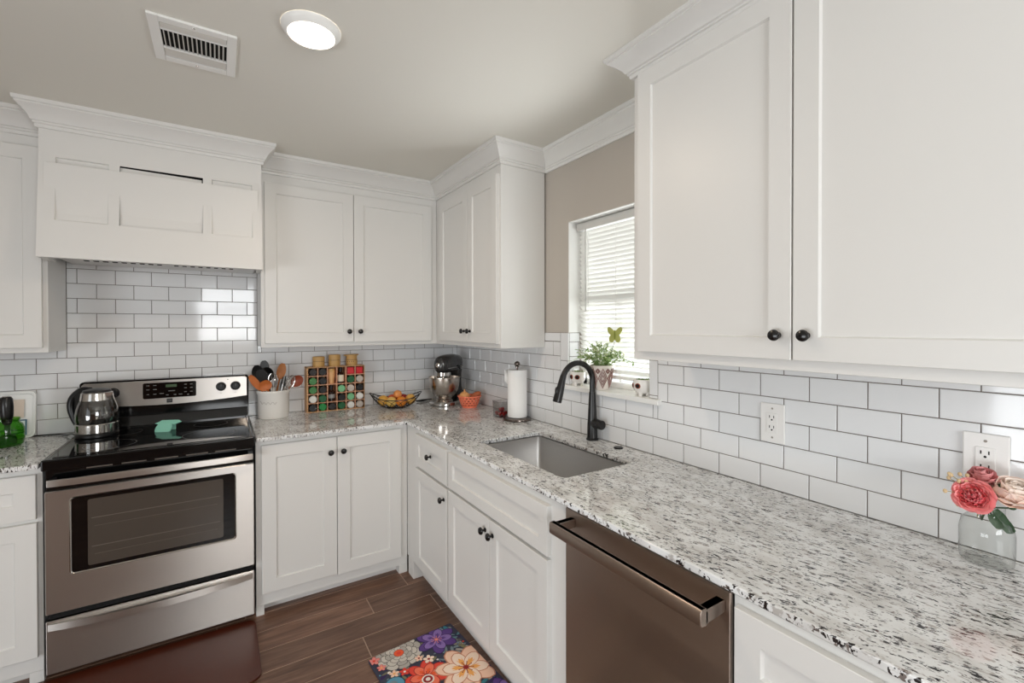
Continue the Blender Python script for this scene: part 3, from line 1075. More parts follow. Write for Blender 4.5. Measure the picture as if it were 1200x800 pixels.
# backguard
bm = nb()
prism(bm, rrect(RX0 - 0.004 + 0.001, RX1 + 0.003, 0.9305, 1.182, 0.018, 6), 'y', -0.085, -0.02)
bg = obj('backguard', bm, 'blackgloss', r, bevel=0.003)
bm = nb()
prism(bm, [(-0.0852, 0.9306), (-0.118, 0.9306), (-0.118, 0.938), (-0.104, 0.985), (-0.100, 0.99), (-0.0852, 0.99)], 'x', RX0 + 0.004, RX1 - 0.004)
obj('ledge', bm, 'blackgloss', bg, smooth=False)
bm = nb()
zt = 1.173
pl = [(RX1 - 0.006, 1.056)]
for i in range(1, 12):
    t = i / 12
    pl.append((RX1 - 0.006 + (RX0 - RX1 + 0.012) * t, 1.056 - 0.020 * 4 * t * (1 - t)))
pl += [(RX0 + 0.006, 1.056), (RX0 + 0.006, zt - 0.01), (RX0 + 0.016, zt), (RX1 - 0.016, zt), (RX1 - 0.006, zt - 0.01)]
prism(bm, pl, 'y', -0.0852, -0.094)
fa = obj('control_fascia', bm, 'steel', bg, bevel=0.002, ang=50)
bm = nb()
prism(bm, rrect(-1.942, -1.702, 1.074, 1.160, 0.008), 'y', -0.0942, -0.0965)
ds = obj('display', bm, 'blackglass', fa)
bm = nb(); box(bm, -1.842, -1.792, -0.0973, -0.0967, 1.133, 1.148, 0); obj('clock', bm, 'display_green', ds)
bm = nb()
for (x, z, w) in ((-1.92, 1.146, .014), (-1.89, 1.146, .014), (-1.92, 1.124, .014), (-1.89, 1.124, .016), (-1.92, 1.098, .01), (-1.89, 1.098, .014), (-1.86, 1.10, .02), (-1.835, 1.09, .012),
                  (-1.815, 1.112, .03), (-1.80, 1.09, .012), (-1.775, 1.09, .016), (-1.752, 1.144, .012), (-1.725, 1.144, .012), (-1.752, 1.124, .012), (-1.725, 1.124, .012), (-1.752, 1.102, .012), (-1.725, 1.102, .012), (-1.74, 1.086, .01)):
    box(bm, x - w / 2, x + w / 2, -0.0973, -0.0967, z - 0.002, z + 0.002, 0)
obj('display_lettering', bm, 'print_light', ds)
bm = nb()
box(bm, -1.838, -1.812, -0.0952, -0.0942, 1.046, 1.069, 0)
for k_ in range(3):
    box(bm, -1.834, -1.816, -0.0957, -0.0953, 1.0525 + k_ * 0.005, 1.0545 + k_ * 0.005, 1)
obj('emblem', bm, ['black', 'print_light'], fa)
for kx in (-2.136, -2.063, -1.582, -1.509):
    bm = nb()
    mx = T(kx, -0.0942, 1.119) @ RX(PI / 2)
    lathe(bm, [(0, 0), (0.026, 0), (0.026, 0.004), (0.022, 0.006), (0.019, 0.022), (0.016, 0.025), (0, 0.025)], mx, 24)
    kb = obj('burner_knob', bm, 'black', fa)
    bm = nb()
    box(bm, kx - 0.004, kx + 0.004, -0.1235, -0.119, 1.103, 1.135, 0)
    box(bm, kx - 0.001, kx + 0.001, -0.1240, -0.1236, 1.120, 1.134, 1)
    obj('pointer', bm, ['black', 'print_light'], kb)
    bm = nb(); box(bm, kx - 0.005, kx + 0.005, -0.0948, -0.0942, 1.079, 1.081); obj('knob_mark', bm, 'grey_line', fa)
bm = nb(); lathe(bm, [(0, 0), (0.003, 0), (0.003, 0.001), (0, 0.001)], T(-1.548, -0.0942, 1.158) @ RX(PI / 2), 12); obj('indicator', bm, 'black', fa)

# ------------------------------------------------------------------ ceiling fixtures
v = thing('ceiling_vent', 'white rectangular louvred air vent in the ceiling', 'vent', (-1.653, -1.32, CEIL))
VX0, VX1, VY0, VY1 = -1.776, -1.531, -1.464, -1.178
bm = nb()
ix0, ix1, iy0, iy1 = -1.746, -1.560, -1.432, -1.212
for a, b, c_, d_ in ((VX0, ix0, VY0, VY1), (ix1, VX1, VY0, VY1), (ix0, ix1, VY0, iy0), (ix0, ix1, iy1, VY1)):
    box(bm, a, b, c_, d_, CEIL - 0.009, CEIL - 0.0001)
for yy in (-1.392, -1.272):
    box(bm, ix0, ix1, yy - 0.004, yy + 0.004, CEIL - 0.009, CEIL - 0.0002)
obj('frame', bm, 'trim', v, bevel=0.002)
bm = nb(); box(bm, ix0, ix1, iy0, iy1, CEIL - 0.0008, CEIL - 0.0002); obj('duct', bm, 'dark_void', v)
bm = nb()
for i in range(14):
    x = ix0 + 0.008 + i * (ix1 - ix0 - 0.012) / 13.5
    mx = T(x, (-1.392 - 1.272) / 2, CEIL - 0.006) @ RY(math.radians(58))
    vs = box(bm, -0.0036, 0.0036, -0.054, 0.054, -0.0005, 0.0005); xform(bm, mx, vs)
for y_ in (-1.425, -1.415, -1.405, -1.260, -1.247, -1.234, -1.222):
    mx = T((ix0 + ix1) / 2, y_, CEIL - 0.006) @ RX(math.radians(-50 if y_ < -1.3 else -30))
    vs = box(bm, -0.092, 0.092, -0.0038, 0.0038, -0.0005, 0.0005); xform(bm, mx, vs)
obj('louvres', bm, mat('vent_enamel', (206, 203, 196), 0.5), v, smooth=False)
for y_ in (-1.448, -1.195):
    bm = nb(); lathe(bm, [(0, CEIL - 0.011), (0.004, CEIL - 0.0105), (0.005, CEIL - 0.009)], T(-1.653, y_, 0), 12)
    obj('screw', bm, 'chrome', v)

LX, LY = -1.325, -1.640
l = thing('ceiling_light', 'round white flush ceiling downlight, switched on', 'ceiling light', (LX, LY, CEIL))
bm = nb()
lathe(bm, [(0.0725, CEIL - 0.0225), (0.0755, CEIL - 0.0235), (0.085, CEIL - 0.014), (0.091, CEIL - 0.007), (0.0925, CEIL - 0.0003)], T(LX, LY, 0), 48)
obj('trim_ring', bm, 'trim', l)
bm = nb()
lathe(bm, [(0, CEIL - 0.0245), (0.05, CEIL - 0.024), (0.0735, CEIL - 0.0222)], T(LX, LY, 0), 48)
obj('lens', bm, 'lens', l)

# ------------------------------------------------------------------ blinds
bl = thing('window_blind', 'white horizontal slat blind lowered over the kitchen window', 'blind', (0.06, -1.648, 2.03))
by0, by1 = WY0 + 0.008, WY1 - 0.008
bm = nb(); box(bm, 0.052, 0.092, by0, by1, 1.985, 2.026); obj('headrail', bm, mat('headrail', (205, 204, 200), 0.45), bl, bevel=0.003)
bm = nb()
z = 1.972
while z > 1.236:
    mx = T(0.080, 0, z) @ RY(math.radians(50))
    vs = box(bm, -0.0135, 0.0135, by0 + 0.002, by1 - 0.002, -0.0005, 0.0005); xform(bm, mx, vs)
    z -= 0.0235
obj('slats', bm, 'slat', bl, smooth=False)
bm = nb(); box(bm, 0.068, 0.092, by0 + 0.002, by1 - 0.002, 1.208, 1.224); obj('bottom_rail', bm, 'trim', bl, bevel=0.003)
bm = nb()
for y_ in (-1.45, -1.65, -1.85):
    tube(bm, [(0.0712, y_, 1.985), (0.0712, y_, 1.224)], 0.0009, 6); tube(bm, [(0.0890, y_, 1.985), (0.0890, y_, 1.224)], 0.0009, 6)
obj('ladder_cords', bm, 'trim', bl)
bm = nb()
tube(bm, [(0.051, -1.452, 1.99), (0.048, -1.452, 1.98), (0.048, -1.455, 1.55)], [0.003, 0.0038, 0.0042], 8)
obj('tilt_wand', bm, mat('wand', (196, 196, 192), 0.3), bl)

# ------------------------------------------------------------------ wall outlets


def outlet(loc, label, sx=0.079, sz=0.126):
    o = thing('wall_outlet', label, 'outlet', loc, group='wall outlets on the right backsplash')
    X, Y, Z = loc
    bm = nb(); box(bm, X - 0.007, X, Y - sx / 2, Y + sx / 2, Z - sz / 2, Z + sz / 2); obj('cover_plate', bm, 'outlet', o, bevel=0.003, seg=3)
    bm = nb(); box(bm, X - 0.0095, X - 0.0071, Y - 0.0175, Y + 0.0175, Z - 0.034, Z + 0.034); rc = obj('receptacle', bm, 'outlet', o, bevel=0.0012)
    bm = nb()
    for dz in (0.017, -0.017):
        for dy_ in (0.0075, -0.0065):
            box(bm, X - 0.0099, X - 0.0094, Y + dy_ - 0.0012, Y + dy_ + 0.0012, Z + dz, Z + dz + 0.0085)
        lathe(bm, [(0, 0), (0.0028, 0), (0.0028, 0.0005), (0, 0.0005)], T(X - 0.0094, Y, Z + dz - 0.006) @ RY(-PI / 2), 12)
    obj('slots', bm, 'dark_void', rc)
    for dz in (0.049, -0.049):
        bm = nb(); lathe(bm, [(0.0035, 0), (0.003, 0.001), (0, 0.0012)], T(X - 0.0069, Y, Z + dz) @ RY(-PI / 2), 12)
        obj('screw', bm, 'grey_line', o)
    return o


outlet((-0.0085, -2.457, 1.142), 'white double outlet under the middle of the large upper cabinet', 0.080, 0.132)
outlet((-0.0085, -2.966, 1.139), 'white double outlet directly behind the vase of flowers', 0.082, 0.134)

# ------------------------------------------------------------------ on the stove
KX, KY, KZ = -2.100, -0.270, 0.9326
kt = thing('electric_kettle', 'glass and steel electric kettle with black handle on the stove', 'kettle', (KX, KY, KZ))
K = T(KX, KY, KZ) @ RZ(-0.571)
bm = nb(); lathe(bm, [(0, 0), (0.080, 0), (0.083, 0.004), (0.083, 0.014), (0.079, 0.019), (0, 0.019)], K, 36); obj('power_base', bm, 'black', kt)
bm = nb(); lathe(bm, [(0, 0.0195), (0.078, 0.0195), (0.081, 0.023), (0.082, 0.062), (0.079, 0.066), (0, 0.066)], K, 36); obj('base_band', bm, 'chrome', kt)
bm = nb(); lathe(bm, [(0.079, 0.0665), (0.0825, 0.085), (0.082, 0.11), (0.077, 0.14), (0.069, 0.166), (0.0635, 0.180)], K, 36); obj('glass_body', bm, 'glass_kettle', kt)
bm = nb(); lathe(bm, [(0.0634, 0.176), (0.065, 0.178), (0.060, 0.212), (0.056, 0.216), (0, 0.216)], K, 36)
vs = [bm.verts.new(p) for p in ((0.052, 0.022, 0.214), (0.082, 0.0, 0.214), (0.052, -0.022, 0.214), (0.060, 0.016, 0.186), (0.066, 0.0, 0.184), (0.060, -0.016, 0.186))]
for f_ in ((0, 1, 2), (0, 3, 4, 1), (1, 4, 5, 2)):
    bm.faces.new([vs[i] for i in f_])
xform(bm, K, vs)
obj('collar', bm, 'chrome', kt)
bm = nb(); lathe(bm, [(0.055, 0.2165), (0.052, 0.226), (0.03, 0.233), (0, 0.235)], K, 32); obj('lid', bm, 'black', kt)
bm = nb()
pts = curve_pts([(-0.030, 0, 0.228), (-0.075, 0, 0.224), (-0.118, 0, 0.185), (-0.128, 0, 0.135), (-0.110, 0, 0.075), (-0.083, 0, 0.030)], 8)
tube(bm, pts, [0.011 + 0.006 * math.sin(PI * min(1, i / (len(pts) - 1) * 1.05)) for i in range(len(pts))], 12)
box(bm, -0.098, -0.064, -0.013, 0.013, 0.066, 0.215)
xform(bm, K)
obj('handle', bm, 'black', kt)
bm = nb(); lathe(bm, [(0, 0.067), (0.0785, 0.067), (0.0815, 0.085), (0.081, 0.105), (0, 0.105)], K, 32); obj('water', bm, 'water', kt)
bm = nb()
lathe(bm, [(0.012, 0.067), (0.012, 0.172), (0.0, 0.174)], K @ T(-0.058, 0, 0), 12)
obj('water_gauge', bm, 'black', kt)
bm = nb()
tube(bm, curve_pts([(KX - 0.079, KY + 0.02, 0.9385), (-2.21, -0.190, 0.9385), (-2.24, -0.12, 0.9225), (-2.29, -0.05, 0.9185), (-2.36, -0.035, 0.9185), (-2.50, -0.03, 0.9185)], 8), 0.0035, 8)
obj('power_cord', bm, 'black', kt)

tl = thing('pinch_holder', 'small teal silicone pot grip lying on the black cooktop', 'pot holder', (-1.822, -0.33, 0.9326))
L = T(-1.822, -0.33, 0.9326) @ RZ(-0.42)
bm = nb()
poly = [(0.038 * math.copysign(abs(math.cos(t)) ** 0.7, math.cos(t)), 0.030 * math.copysign(abs(math.sin(t)) ** 0.7, math.sin(t))) for t in [2 * PI * i / 28 for i in range(28)]]
rg = []
for sc_, h_ in ((0.92, 0.0), (1.0, 0.005), (0.96, 0.010), (0.80, 0.011)):
    rg.append([bm.verts.new((p[0] * sc_, p[1] * sc_, h_)) for p in poly])
bm.faces.new(rg[0]); bm.faces.new(rg[-1][::-1])
for a, b in zip(rg, rg[1:]):
    for i in range(28):
        bm.faces.new((a[i], a[(i + 1) % 28], b[(i + 1) % 28], b[i]))
xform(bm, L @ T(-0.006, -0.008, 0.010) @ RX(math.radians(52)))
obj('lower_lip', bm, 'teal', tl)
bm = nb()
poly = [(-0.062, -0.006), (-0.040, -0.014), (0.036, -0.014), (0.050, -0.004), (0.062, 0.004), (0.044, 0.016), (-0.036, 0.016), (-0.046, 0.004)]
prism(bm, poly, 'z', 0.0, 0.007)
xform(bm, L @ T(0, 0.022, 0.036) @ RX(math.radians(38)))
obj('upper_flap', bm, 'teal', tl, bevel=0.003)
bm = nb()
prism(bm, [(-0.034, -0.004), (0.034, -0.004), (0.030, 0.010), (-0.030, 0.010)], 'z', 0.0, 0.036)
xform(bm, L @ T(0, 0.022, 0.0002))
obj('hinge', bm, 'teal', tl, bevel=0.003)

# ------------------------------------------------------------------ left counter
JX, JY = -2.425, -0.220
j = thing('glass_jar', 'squat green glass jar on the counter left of the stove', 'jar', (JX, JY, CT))
bm = nb()
lathe(bm, [(0, 0.001), (0.046, 0.001), (0.056, 0.010), (0.060, 0.035), (0.060, 0.080), (0.054, 0.100), (0.043, 0.112), (0.042, 0.118), (0.045, 0.121), (0.045, 0.130)], T(JX, JY, CT), 32)
obj('jar_wall', bm, 'glass_green', j)
bm = nb()
lathe(bm, [(0.0605, 0.058), (0.0615, 0.062), (0.0605, 0.066)], T(JX, JY, CT), 32)
obj('raised_band', bm, 'glass_green', j)
b_ = thing('dish_brush', 'black-handled brush standing in the green glass jar', 'brush', (JX, JY, CT + 0.008))
Bm = T(JX + 0.006, JY - 0.004, CT + 0.008) @ RY(math.radians(-1.5))
bm = nb(); lathe(bm, [(0, 0.092), (0.010, 0.092), (0.016, 0.100), (0.0225, 0.135), (0.024, 0.175), (0.0225, 0.212), (0.017, 0.222), (0, 0.223)], Bm, 20); obj('handle', bm, 'blackmetal', b_)
bm = nb(); lathe(bm, [(0, 0.0), (0.028, 0.002), (0.030, 0.025), (0.024, 0.040), (0.010, 0.046), (0.010, 0.0918), (0, 0.0918)], Bm, 20); obj('brush_head', bm, mat('brush_bristles', (70, 104, 60), 0.9), b_)
bm = nb(); lathe(bm, [(0.013, 0.2235), (0.012, 0.226), (0, 0.2265)], Bm, 16); obj('end_cap', bm, 'chrome', b_)

tr = thing('plastic_tray', 'white rounded plastic tray standing against the tiles at the left edge', 'tray', (-2.485, -0.03, CT))


def yprism(bm, x0, x1, z0, z1, r_, y0_, y1_, hole=0.0):
    po = rrect(x0, x1, z0, z1, r_, 6)
    if not hole:
        prism(bm, po, 'y', y0_, y1_)
        return
    pi_ = rrect(x0 + hole, x1 - hole, z0 + hole, z1 - hole, max(r_ - hole, 0.004), 6)
    rr = [[bm.verts.new((p[0], yy, p[1])) for p in P] for P, yy in ((po, y0_), (po, y1_), (pi_, y1_), (pi_, y0_))]
    n_ = len(po)
    for a, b in ((0, 1), (1, 2), (2, 3), (3, 0)):
        for i in range(n_):
            bm.faces.new((rr[a][i], rr[a][(i + 1) % n_], rr[b][(i + 1) % n_], rr[b][i]))


TRM = T(0, -0.044, CT + 0.001) @ RX(math.radians(-6))
bm = nb(); yprism(bm, -2.60, -2.372, 0, 0.232, 0.026, 0.008, 0.012); xform(bm, TRM); obj('tray_back', bm, 'trim', tr)
bm = nb(); yprism(bm, -2.60, -2.372, 0, 0.232, 0.026, -0.006, 0.0079, 0.010); yprism(bm, -2.588, -2.384, 0.012, 0.220, 0.02, 0.004, 0.0078, 0.005); xform(bm, TRM); obj('rim', bm, 'trim', tr, bevel=0.0015)
cd = thing('card', 'beige paper card leaning in the white tray behind the green jar', 'card', (-2.44, -0.035, CT + 0.1))
bm = nb(); box(bm, -2.475, -2.416, -0.001, 0.001, 0.100, 0.192); box(bm, -2.470, -2.421, -0.0016, -0.0011, 0.112, 0.114); xform(bm, TRM @ T(0, 0.002, 0)); obj('sheet', bm, mat('beige_card', (214, 198, 182), 0.7), cd)
pk = thing('packet', 'small white packet with a blue edge in the tray beside the green jar', 'packet', (-2.43, -0.035, CT + 0.015))
bm = nb(); box(bm, -2.452, -2.405, -0.002, 0.001, 0.014, 0.092); xform(bm, TRM @ T(0, 0.002, 0)); obj('pouch', bm, mat('packet_white', (220, 228, 226), 0.4), pk, bevel=0.001)
bm = nb(); box(bm, -2.410, -2.404, -0.0026, -0.0021, 0.014, 0.092); box(bm, -2.452, -2.4101, -0.0026, -0.0021, 0.086, 0.092); xform(bm, TRM @ T(0, 0.002, 0)); obj('blue_edge', bm, mat('packet_blue', (46, 96, 122), 0.4), pk)

# ------------------------------------------------------------------ crock of utensils
CX, CY = -1.310, -0.125
ck = thing('utensil_crock', 'white ceramic crock full of cooking utensils right of the stove', 'crock', (CX, CY, CT))
bm = nb()
lathe(bm, [(0, 0.0), (0.080, 0.0), (0.084, 0.004), (0.087, 0.05), (0.088, 0.145), (0.093, 0.152), (0.094, 0.164), (0.091, 0.169), (0.085, 0.168), (0.082, 0.150), (0.081, 0.02), (0, 0.012)], T(CX, CY, CT), 40)
obj('crock_wall', bm, 'ceramic', ck)
bm = nb()
# faint cursive line of lettering, too blurred to read, wrapped on the front
pts = []
for i in range(60):
    t = i / 59
    a = math.radians(-150 + 66 * t)
    zz = 0.098 + 0.006 * math.sin(t * 26) * (1 if t > 0.12 else 0.3) + (0.012 * (0.2 - t) / 0.2 if t < 0.2 else 0)
    pts.append((CX + 0.0882 * math.cos(a), CY + 0.0882 * math.sin(a), CT + zz))
tube(bm, pts, 0.0009, 5)
obj('script_line', bm, 'grey_line', ck)


def cpt(x, z, y=CY):
    return Vector((x, y, z))


UB = CT + 0.014


def utensil(name, label, cat, foot, top, head, hm, shaft_r=0.005, shaft_m=None, hname='head'):
    o = thing(name, label, cat, tuple(foot), group='utensils in the white crock')
    bm = nb()
    foot, top = Vector(foot), Vector(top)
    tube(bm, [foot, foot.lerp(top, 0.5), top], [shaft_r * 0.9, shaft_r, shaft_r], 8)
    obj('handle', bm, shaft_m or hm, o)
    bm = nb()
    head(bm, foot, top)
    obj(hname, bm, hm, o)
    return o


def paddle(L_, W_, th=0.004, point=0.5, cup=0.0):
    """flat or cupped spoon/spatula blade continuing the shaft, broad side to the viewer"""
    def f_(bm, foot, top):
        d = (top - foot).normalized()
        vdir = Vector((-0.1, -1, 0)).normalized()
        s = d.cross(vdir).normalized()
        nrm = s.cross(d).normalized()
        N_ = 10
        fr, bk = [], []
        for i in range(N_ + 1):
            t = i / N_
            w = W_ * (math.sin(PI * (0.06 + 0.90 * t)) ** point)
            c_ = top + d * (L_ * t - 0.006)
            row = []
            for q in (-1, -0.5, 0, 0.5, 1):
                dep = cup * (1 - q * q) * math.sin(PI * t)
                row.append((c_ + s * (w * q / 2), dep))
            fr.append([bm.verts.new(p - nrm * dp + nrm * th / 2) for p, dp in row])
            bk.append([bm.verts.new(p - nrm * dp - nrm * th / 2) for p, dp in row])
        for i in range(N_):
            for q in range(4):
                bm.faces.new((fr[i][q], fr[i][q + 1], fr[i + 1][q + 1], fr[i + 1][q]))
                bm.faces.new((bk[i][q], bk[i + 1][q], bk[i + 1][q + 1], bk[i][q + 1]))
            bm.faces.new((fr[i][0], fr[i + 1][0], bk[i + 1][0], bk[i][0])); bm.faces.new((fr[i][4], bk[i][4], bk[i + 1][4], fr[i + 1][4]))
        for q in range(4):
            bm.faces.new((fr[0][q], bk[0][q], bk[0][q + 1], fr[0][q + 1])); bm.faces.new((fr[N_][q], fr[N_][q + 1], bk[N_][q + 1], bk[N_][q]))
    return f_


def tongs_head(bm, foot, top):
    d = (top - foot).normalized()
    for sx in (-0.010, 0.010):
        tube(bm, [top - d * 0.05 + Vector((sx * 0.3, 0, 0)), top + Vector((sx, 0, 0)), top + d * 0.045 + Vector((sx * 0.6, 0, 0))], [0.004, 0.006, 0.003], 8)


def whisk_head(bm, foot, top):
    d = (top - foot).normalized()
    s = d.cross(Vector((0, 1, 0))).normalized()
    t_ = s.cross(d)
    for k_ in range(5):
        a = PI * k_ / 5
        e = s * math.cos(a) + t_ * math.sin(a)
        tube(bm, [top + d * (0.085 * (1 - math.cos(q)) / 2 * 1.0) + e * (0.026 * math.sin(q)) * (1 if True else 0) for q in [PI * i / 10 for i in range(11)]] +
             [top + d * (0.085 * (1 + math.cos(q)) / 2) - e * (0.026 * math.sin(q)) for q in [PI * i / 10 for i in range(1, 10)]], 0.0012, 5, closed=True)


utensil('ladle', 'black round nylon spoon, leftmost black tool in the white crock', 'spoon', (-1.335, CY + 0.010, UB), (-1.383, CY + 0.030, 1.150), paddle(0.092, 0.066, 0.004, 0.6, 0.014), 'black')
utensil('spatula', 'black flat nylon turner, front centre among the black crock tools', 'spatula', (-1.330, CY - 0.018, UB), (-1.366, CY - 0.030, 1.120), paddle(0.098, 0.062, 0.004, 0.28), 'black')
utensil('ladle', 'black round nylon ladle, rightmost of the black heads in the crock', 'ladle', (-1.310, CY + 0.002, UB), (-1.338, CY + 0.004, 1.142), paddle(0.086, 0.072, 0.004, 0.55, 0.02), 'black')
utensil('spatula', 'black arched-top nylon tool standing tallest in the white crock', 'spatula', (-1.318, CY + 0.030, UB), (-1.350, CY + 0.050, 1.195), paddle(0.072, 0.050, 0.004, 0.5), 'black')
utensil('wooden_spoon', 'orange-brown wooden paddle leaning far left out of the crock', 'spoon', (-1.270, CY - 0.030, UB), (-1.385, CY - 0.050, 1.100), paddle(0.105, 0.040, 0.006, 0.45), 'wood_orange')
utensil('wooden_spoon', 'orange wooden spoon lying low over the crock\'s front rim', 'spoon', (-1.280, CY - 0.030, UB + 0.02), (-1.348, CY - 0.058, 1.096), paddle(0.062, 0.070, 0.006, 0.5, 0.012), 'wood_orange')
utensil('wooden_spoon', 'tall brown wooden spoon standing right of centre in the crock', 'spoon', (-1.318, CY + 0.035, UB), (-1.272, CY + 0.030, 1.150), paddle(0.098, 0.052, 0.006, 0.5, 0.008), 'wood')
utensil('wooden_spoon', 'red-brown wooden spoon leaning far right out of the crock', 'spoon', (-1.372, CY - 0.010, UB + 0.022), (-1.203, CY - 0.018, 1.108), paddle(0.075, 0.066, 0.007, 0.5, 0.014), 'wood_red', 0.006, 'wood_orange')
utensil('whisk', 'clear wire whisk in the middle of the white crock', 'whisk', (-1.305, CY - 0.030, UB), (-1.312, CY - 0.020, 1.100), whisk_head, 'chrome', 0.006, 'pot_white', 'wires')
utensil('tongs', 'black-handled tongs right of the whisk in the crock', 'tongs', (-1.300, CY - 0.055, UB), (-1.262, CY - 0.045, 1.120), tongs_head, 'black', 0.006, 'chrome', 'grips')
utensil('whisk', 'shiny steel tool leaning right between tongs and red-brown spoon', 'whisk', (-1.290, CY - 0.02, UB), (-1.235, CY - 0.045, 1.090), whisk_head, 'chrome', 0.005, None, 'wires')

# ------------------------------------------------------------------ spice rack with jars
RXa, RXb, RYa, RYb, RZa, RZb = -1.110, -0.755, -0.102, -0.010, CT, 1.2065
rk = thing('spice_rack', 'wooden grid spice rack standing on the back counter against the tiles', 'spice rack', (-0.93, -0.056, CT))
cw, rh = (RXb - RXa) / 6, (RZb - RZa) / 5
t_ = 0.0045
bm = nb()
box(bm, RXa - 0.008, RXa, RYa, RYb, RZa, RZb); box(bm, RXb, RXb + 0.003, RYa, RYb, RZa, RZb); box(bm, RXa, RXb, RYa, RYb, RZa, RZa + t_); box(bm, RXa - 0.008, RXb + 0.003, RYa, RYb, RZb - t_, RZb + 0.0005)
box(bm, RXa, RXb, RYb - 0.004, RYb, RZa + t_, RZb - t_)
obj('rack_frame', bm, 'rack_wood', rk, smooth=False)
merged = {(0, 2), (0, 3), (2, 2)}          # tall cells: the shelf under these cells is missing
for r_ in range(1, 5):
    bm = nb()
    z = RZb - r_ * rh
    for c_ in range(6):
        if (r_ - 1, c_) in merged:
            continue
        box(bm, RXa + c_ * cw, RXa + (c_ + 1) * cw, RYa + 0.001, RYb - 0.0045, z - t_ / 2, z + t_ / 2)
    bmesh.ops.remove_doubles(bm, verts=bm.verts, dist=1e-5)
    obj('shelf', bm, 'rack_edge', rk, smooth=False)
for c_ in range(1, 6):
    bm = nb(); x = RXa + c_ * cw; box(bm, x - t_ / 2, x + t_ / 2, RYa + 0.0005, RYb - 0.0045, RZa + t_ + 0.0002, RZb - t_ - 0.0002); obj('divider', bm, 'rack_edge', rk, smooth=False)
LID = {'black': (15, 14, 14), 'brown': (30, 22, 19), 'green': (66, 126, 70), 'dkgreen': (24, 92, 52), 'ltgreen': (120, 186, 136), 'bright': (30, 136, 66),
       'white': (224, 222, 216), 'grey': (190, 180, 170), 'red': (186, 22, 34)}
WORD = {'black': 'black', 'brown': 'dark brown', 'green': 'green', 'dkgreen': 'dark green', 'ltgreen': 'pale green', 'bright': 'bright green', 'white': 'white', 'grey': 'light grey', 'red': 'red'}
for k_, v_ in LID.items():
    M['lid_' + k_] = mat('lid_' + k_, v_, 0.4)
M['jar_dark'] = mat('spice_jar_glass', (40, 24, 18), 0.12)
grid = [['brown', 'black', None, None, 'red', 'red'], ['green', 'black', None, None, 'dkgreen', 'grey'], ['green', 'black', None, 'ltgreen', 'grey', 'black'],
        ['white', 'dkgreen', None, 'black', 'ltgreen', 'white'], ['black', 'bright', 'brown', 'dkgreen', 'white', 'grey']]
ROW = ['top', 'second', 'middle', 'fourth', 'bottom']
COLN = ['first', 'second', 'third', 'fourth', 'fifth', 'sixth']
protos = {}
for r_ in range(5):
    for c_ in range(6):
        key = grid[r_][c_]
        if not key:
            continue
        lx = RXa + (c_ + 0.5) * cw
        lz = RZb - (r_ + 1) * rh + t_ / 2 + (0.0035 if r_ == 4 else 0.0005)
        lab = '%s-lidded spice jar, %s row and %s column of the wooden rack' % (WORD[key], ROW[r_], COLN[c_])
        if key in protos:
            src = protos[key]
            o = src.copy(); COL.objects.link(o)
            for ch in src.children:
                q = ch.copy(); COL.objects.link(q); q.parent = o
            o['label'] = lab
        else:
            o = thing('spice_jar', lab, 'spice jar', (0, 0, 0), 0, 'spice jars in the wooden rack', local=True)
            mx = T(0, 0, 0.0232) @ RX(PI / 2)
            if key == 'red':
                bm = nb(); box(bm, -0.022, 0.022, -0.004, 0.072, 0.0, 0.046); obj('tin', bm, 'lid_red', o, bevel=0.002)
                bm = nb(); box(bm, -0.018, 0.018, -0.0046, -0.0041, 0.006, 0.040); obj('tin_lid', bm, mat('red_tin_end', (202, 36, 46), 0.3), o)
            else:
                bm = nb(); lathe(bm, [(0, -0.074), (0.020, -0.074), (0.0215, -0.07), (0.0215, -0.012), (0.017, -0.004), (0, -0.004)], mx, 20); obj('jar_body', bm, 'jar_dark', o)
                bm = nb(); lathe(bm, [(0, -0.0035), (0.023, -0.0035), (0.0232, 0.010), (0.021, 0.0125), (0.017, 0.0125), (0.016, 0.0118), (0, 0.0118)], mx, 20); obj('lid', bm, 'lid_' + key, o)
            protos[key] = o
        o.location = (lx, RYa + 0.008, lz)


def bottle(name, label, cat, cx_, z0_, prof, m1, capprof, m2, extra=None):
    o = thing(name, label, cat, (cx_, -0.07, z0_), 0, 'spice jars in the wooden rack')
    bm = nb(); lathe(bm, prof, T(cx_, -0.07, z0_), 20); obj('bottle_body', bm, m1, o)
    bm = nb(); lathe(bm, capprof, T(cx_, -0.07, z0_), 20); obj('cap', bm, m2, o)
    if extra:
        bm = nb(); lathe(bm, extra[0], T(cx_, -0.07, z0_), 20); obj('paper_label', bm, extra[1], o)


zc = RZb - 2 * rh + t_ / 2 + 0.0005
bottle('spice_bottle', 'tall tan wooden shaker in the rack, top of the third column', 'bottle', RXa + 2.5 * cw, zc, [(0, 0), (0.018, 0), (0.0245, 0.07), (0.0245, 0.078), (0, 0.078)], mat('tan_shaker', (216, 168, 116), 0.5), [(0, 0.0782), (0.0245, 0.0782), (0.0235, 0.098), (0, 0.10)], 'bamboo')
bottle('spice_bottle', 'dark bottle with a cream label, top of the rack\'s fourth column', 'bottle', RXa + 3.5 * cw, zc, [(0, 0), (0.022, 0), (0.0225, 0.06), (0.012, 0.072), (0.012, 0.084), (0, 0.084)], 'jar_dark', [(0, 0.0842), (0.0135, 0.0842), (0.0135, 0.103), (0, 0.104)], 'lid_black', ([(0.0228, 0.010), (0.0229, 0.054)], mat('cream_label', (222, 212, 190), 0.6)))
zc = RZb - 4 * rh + t_ / 2 + 0.0005
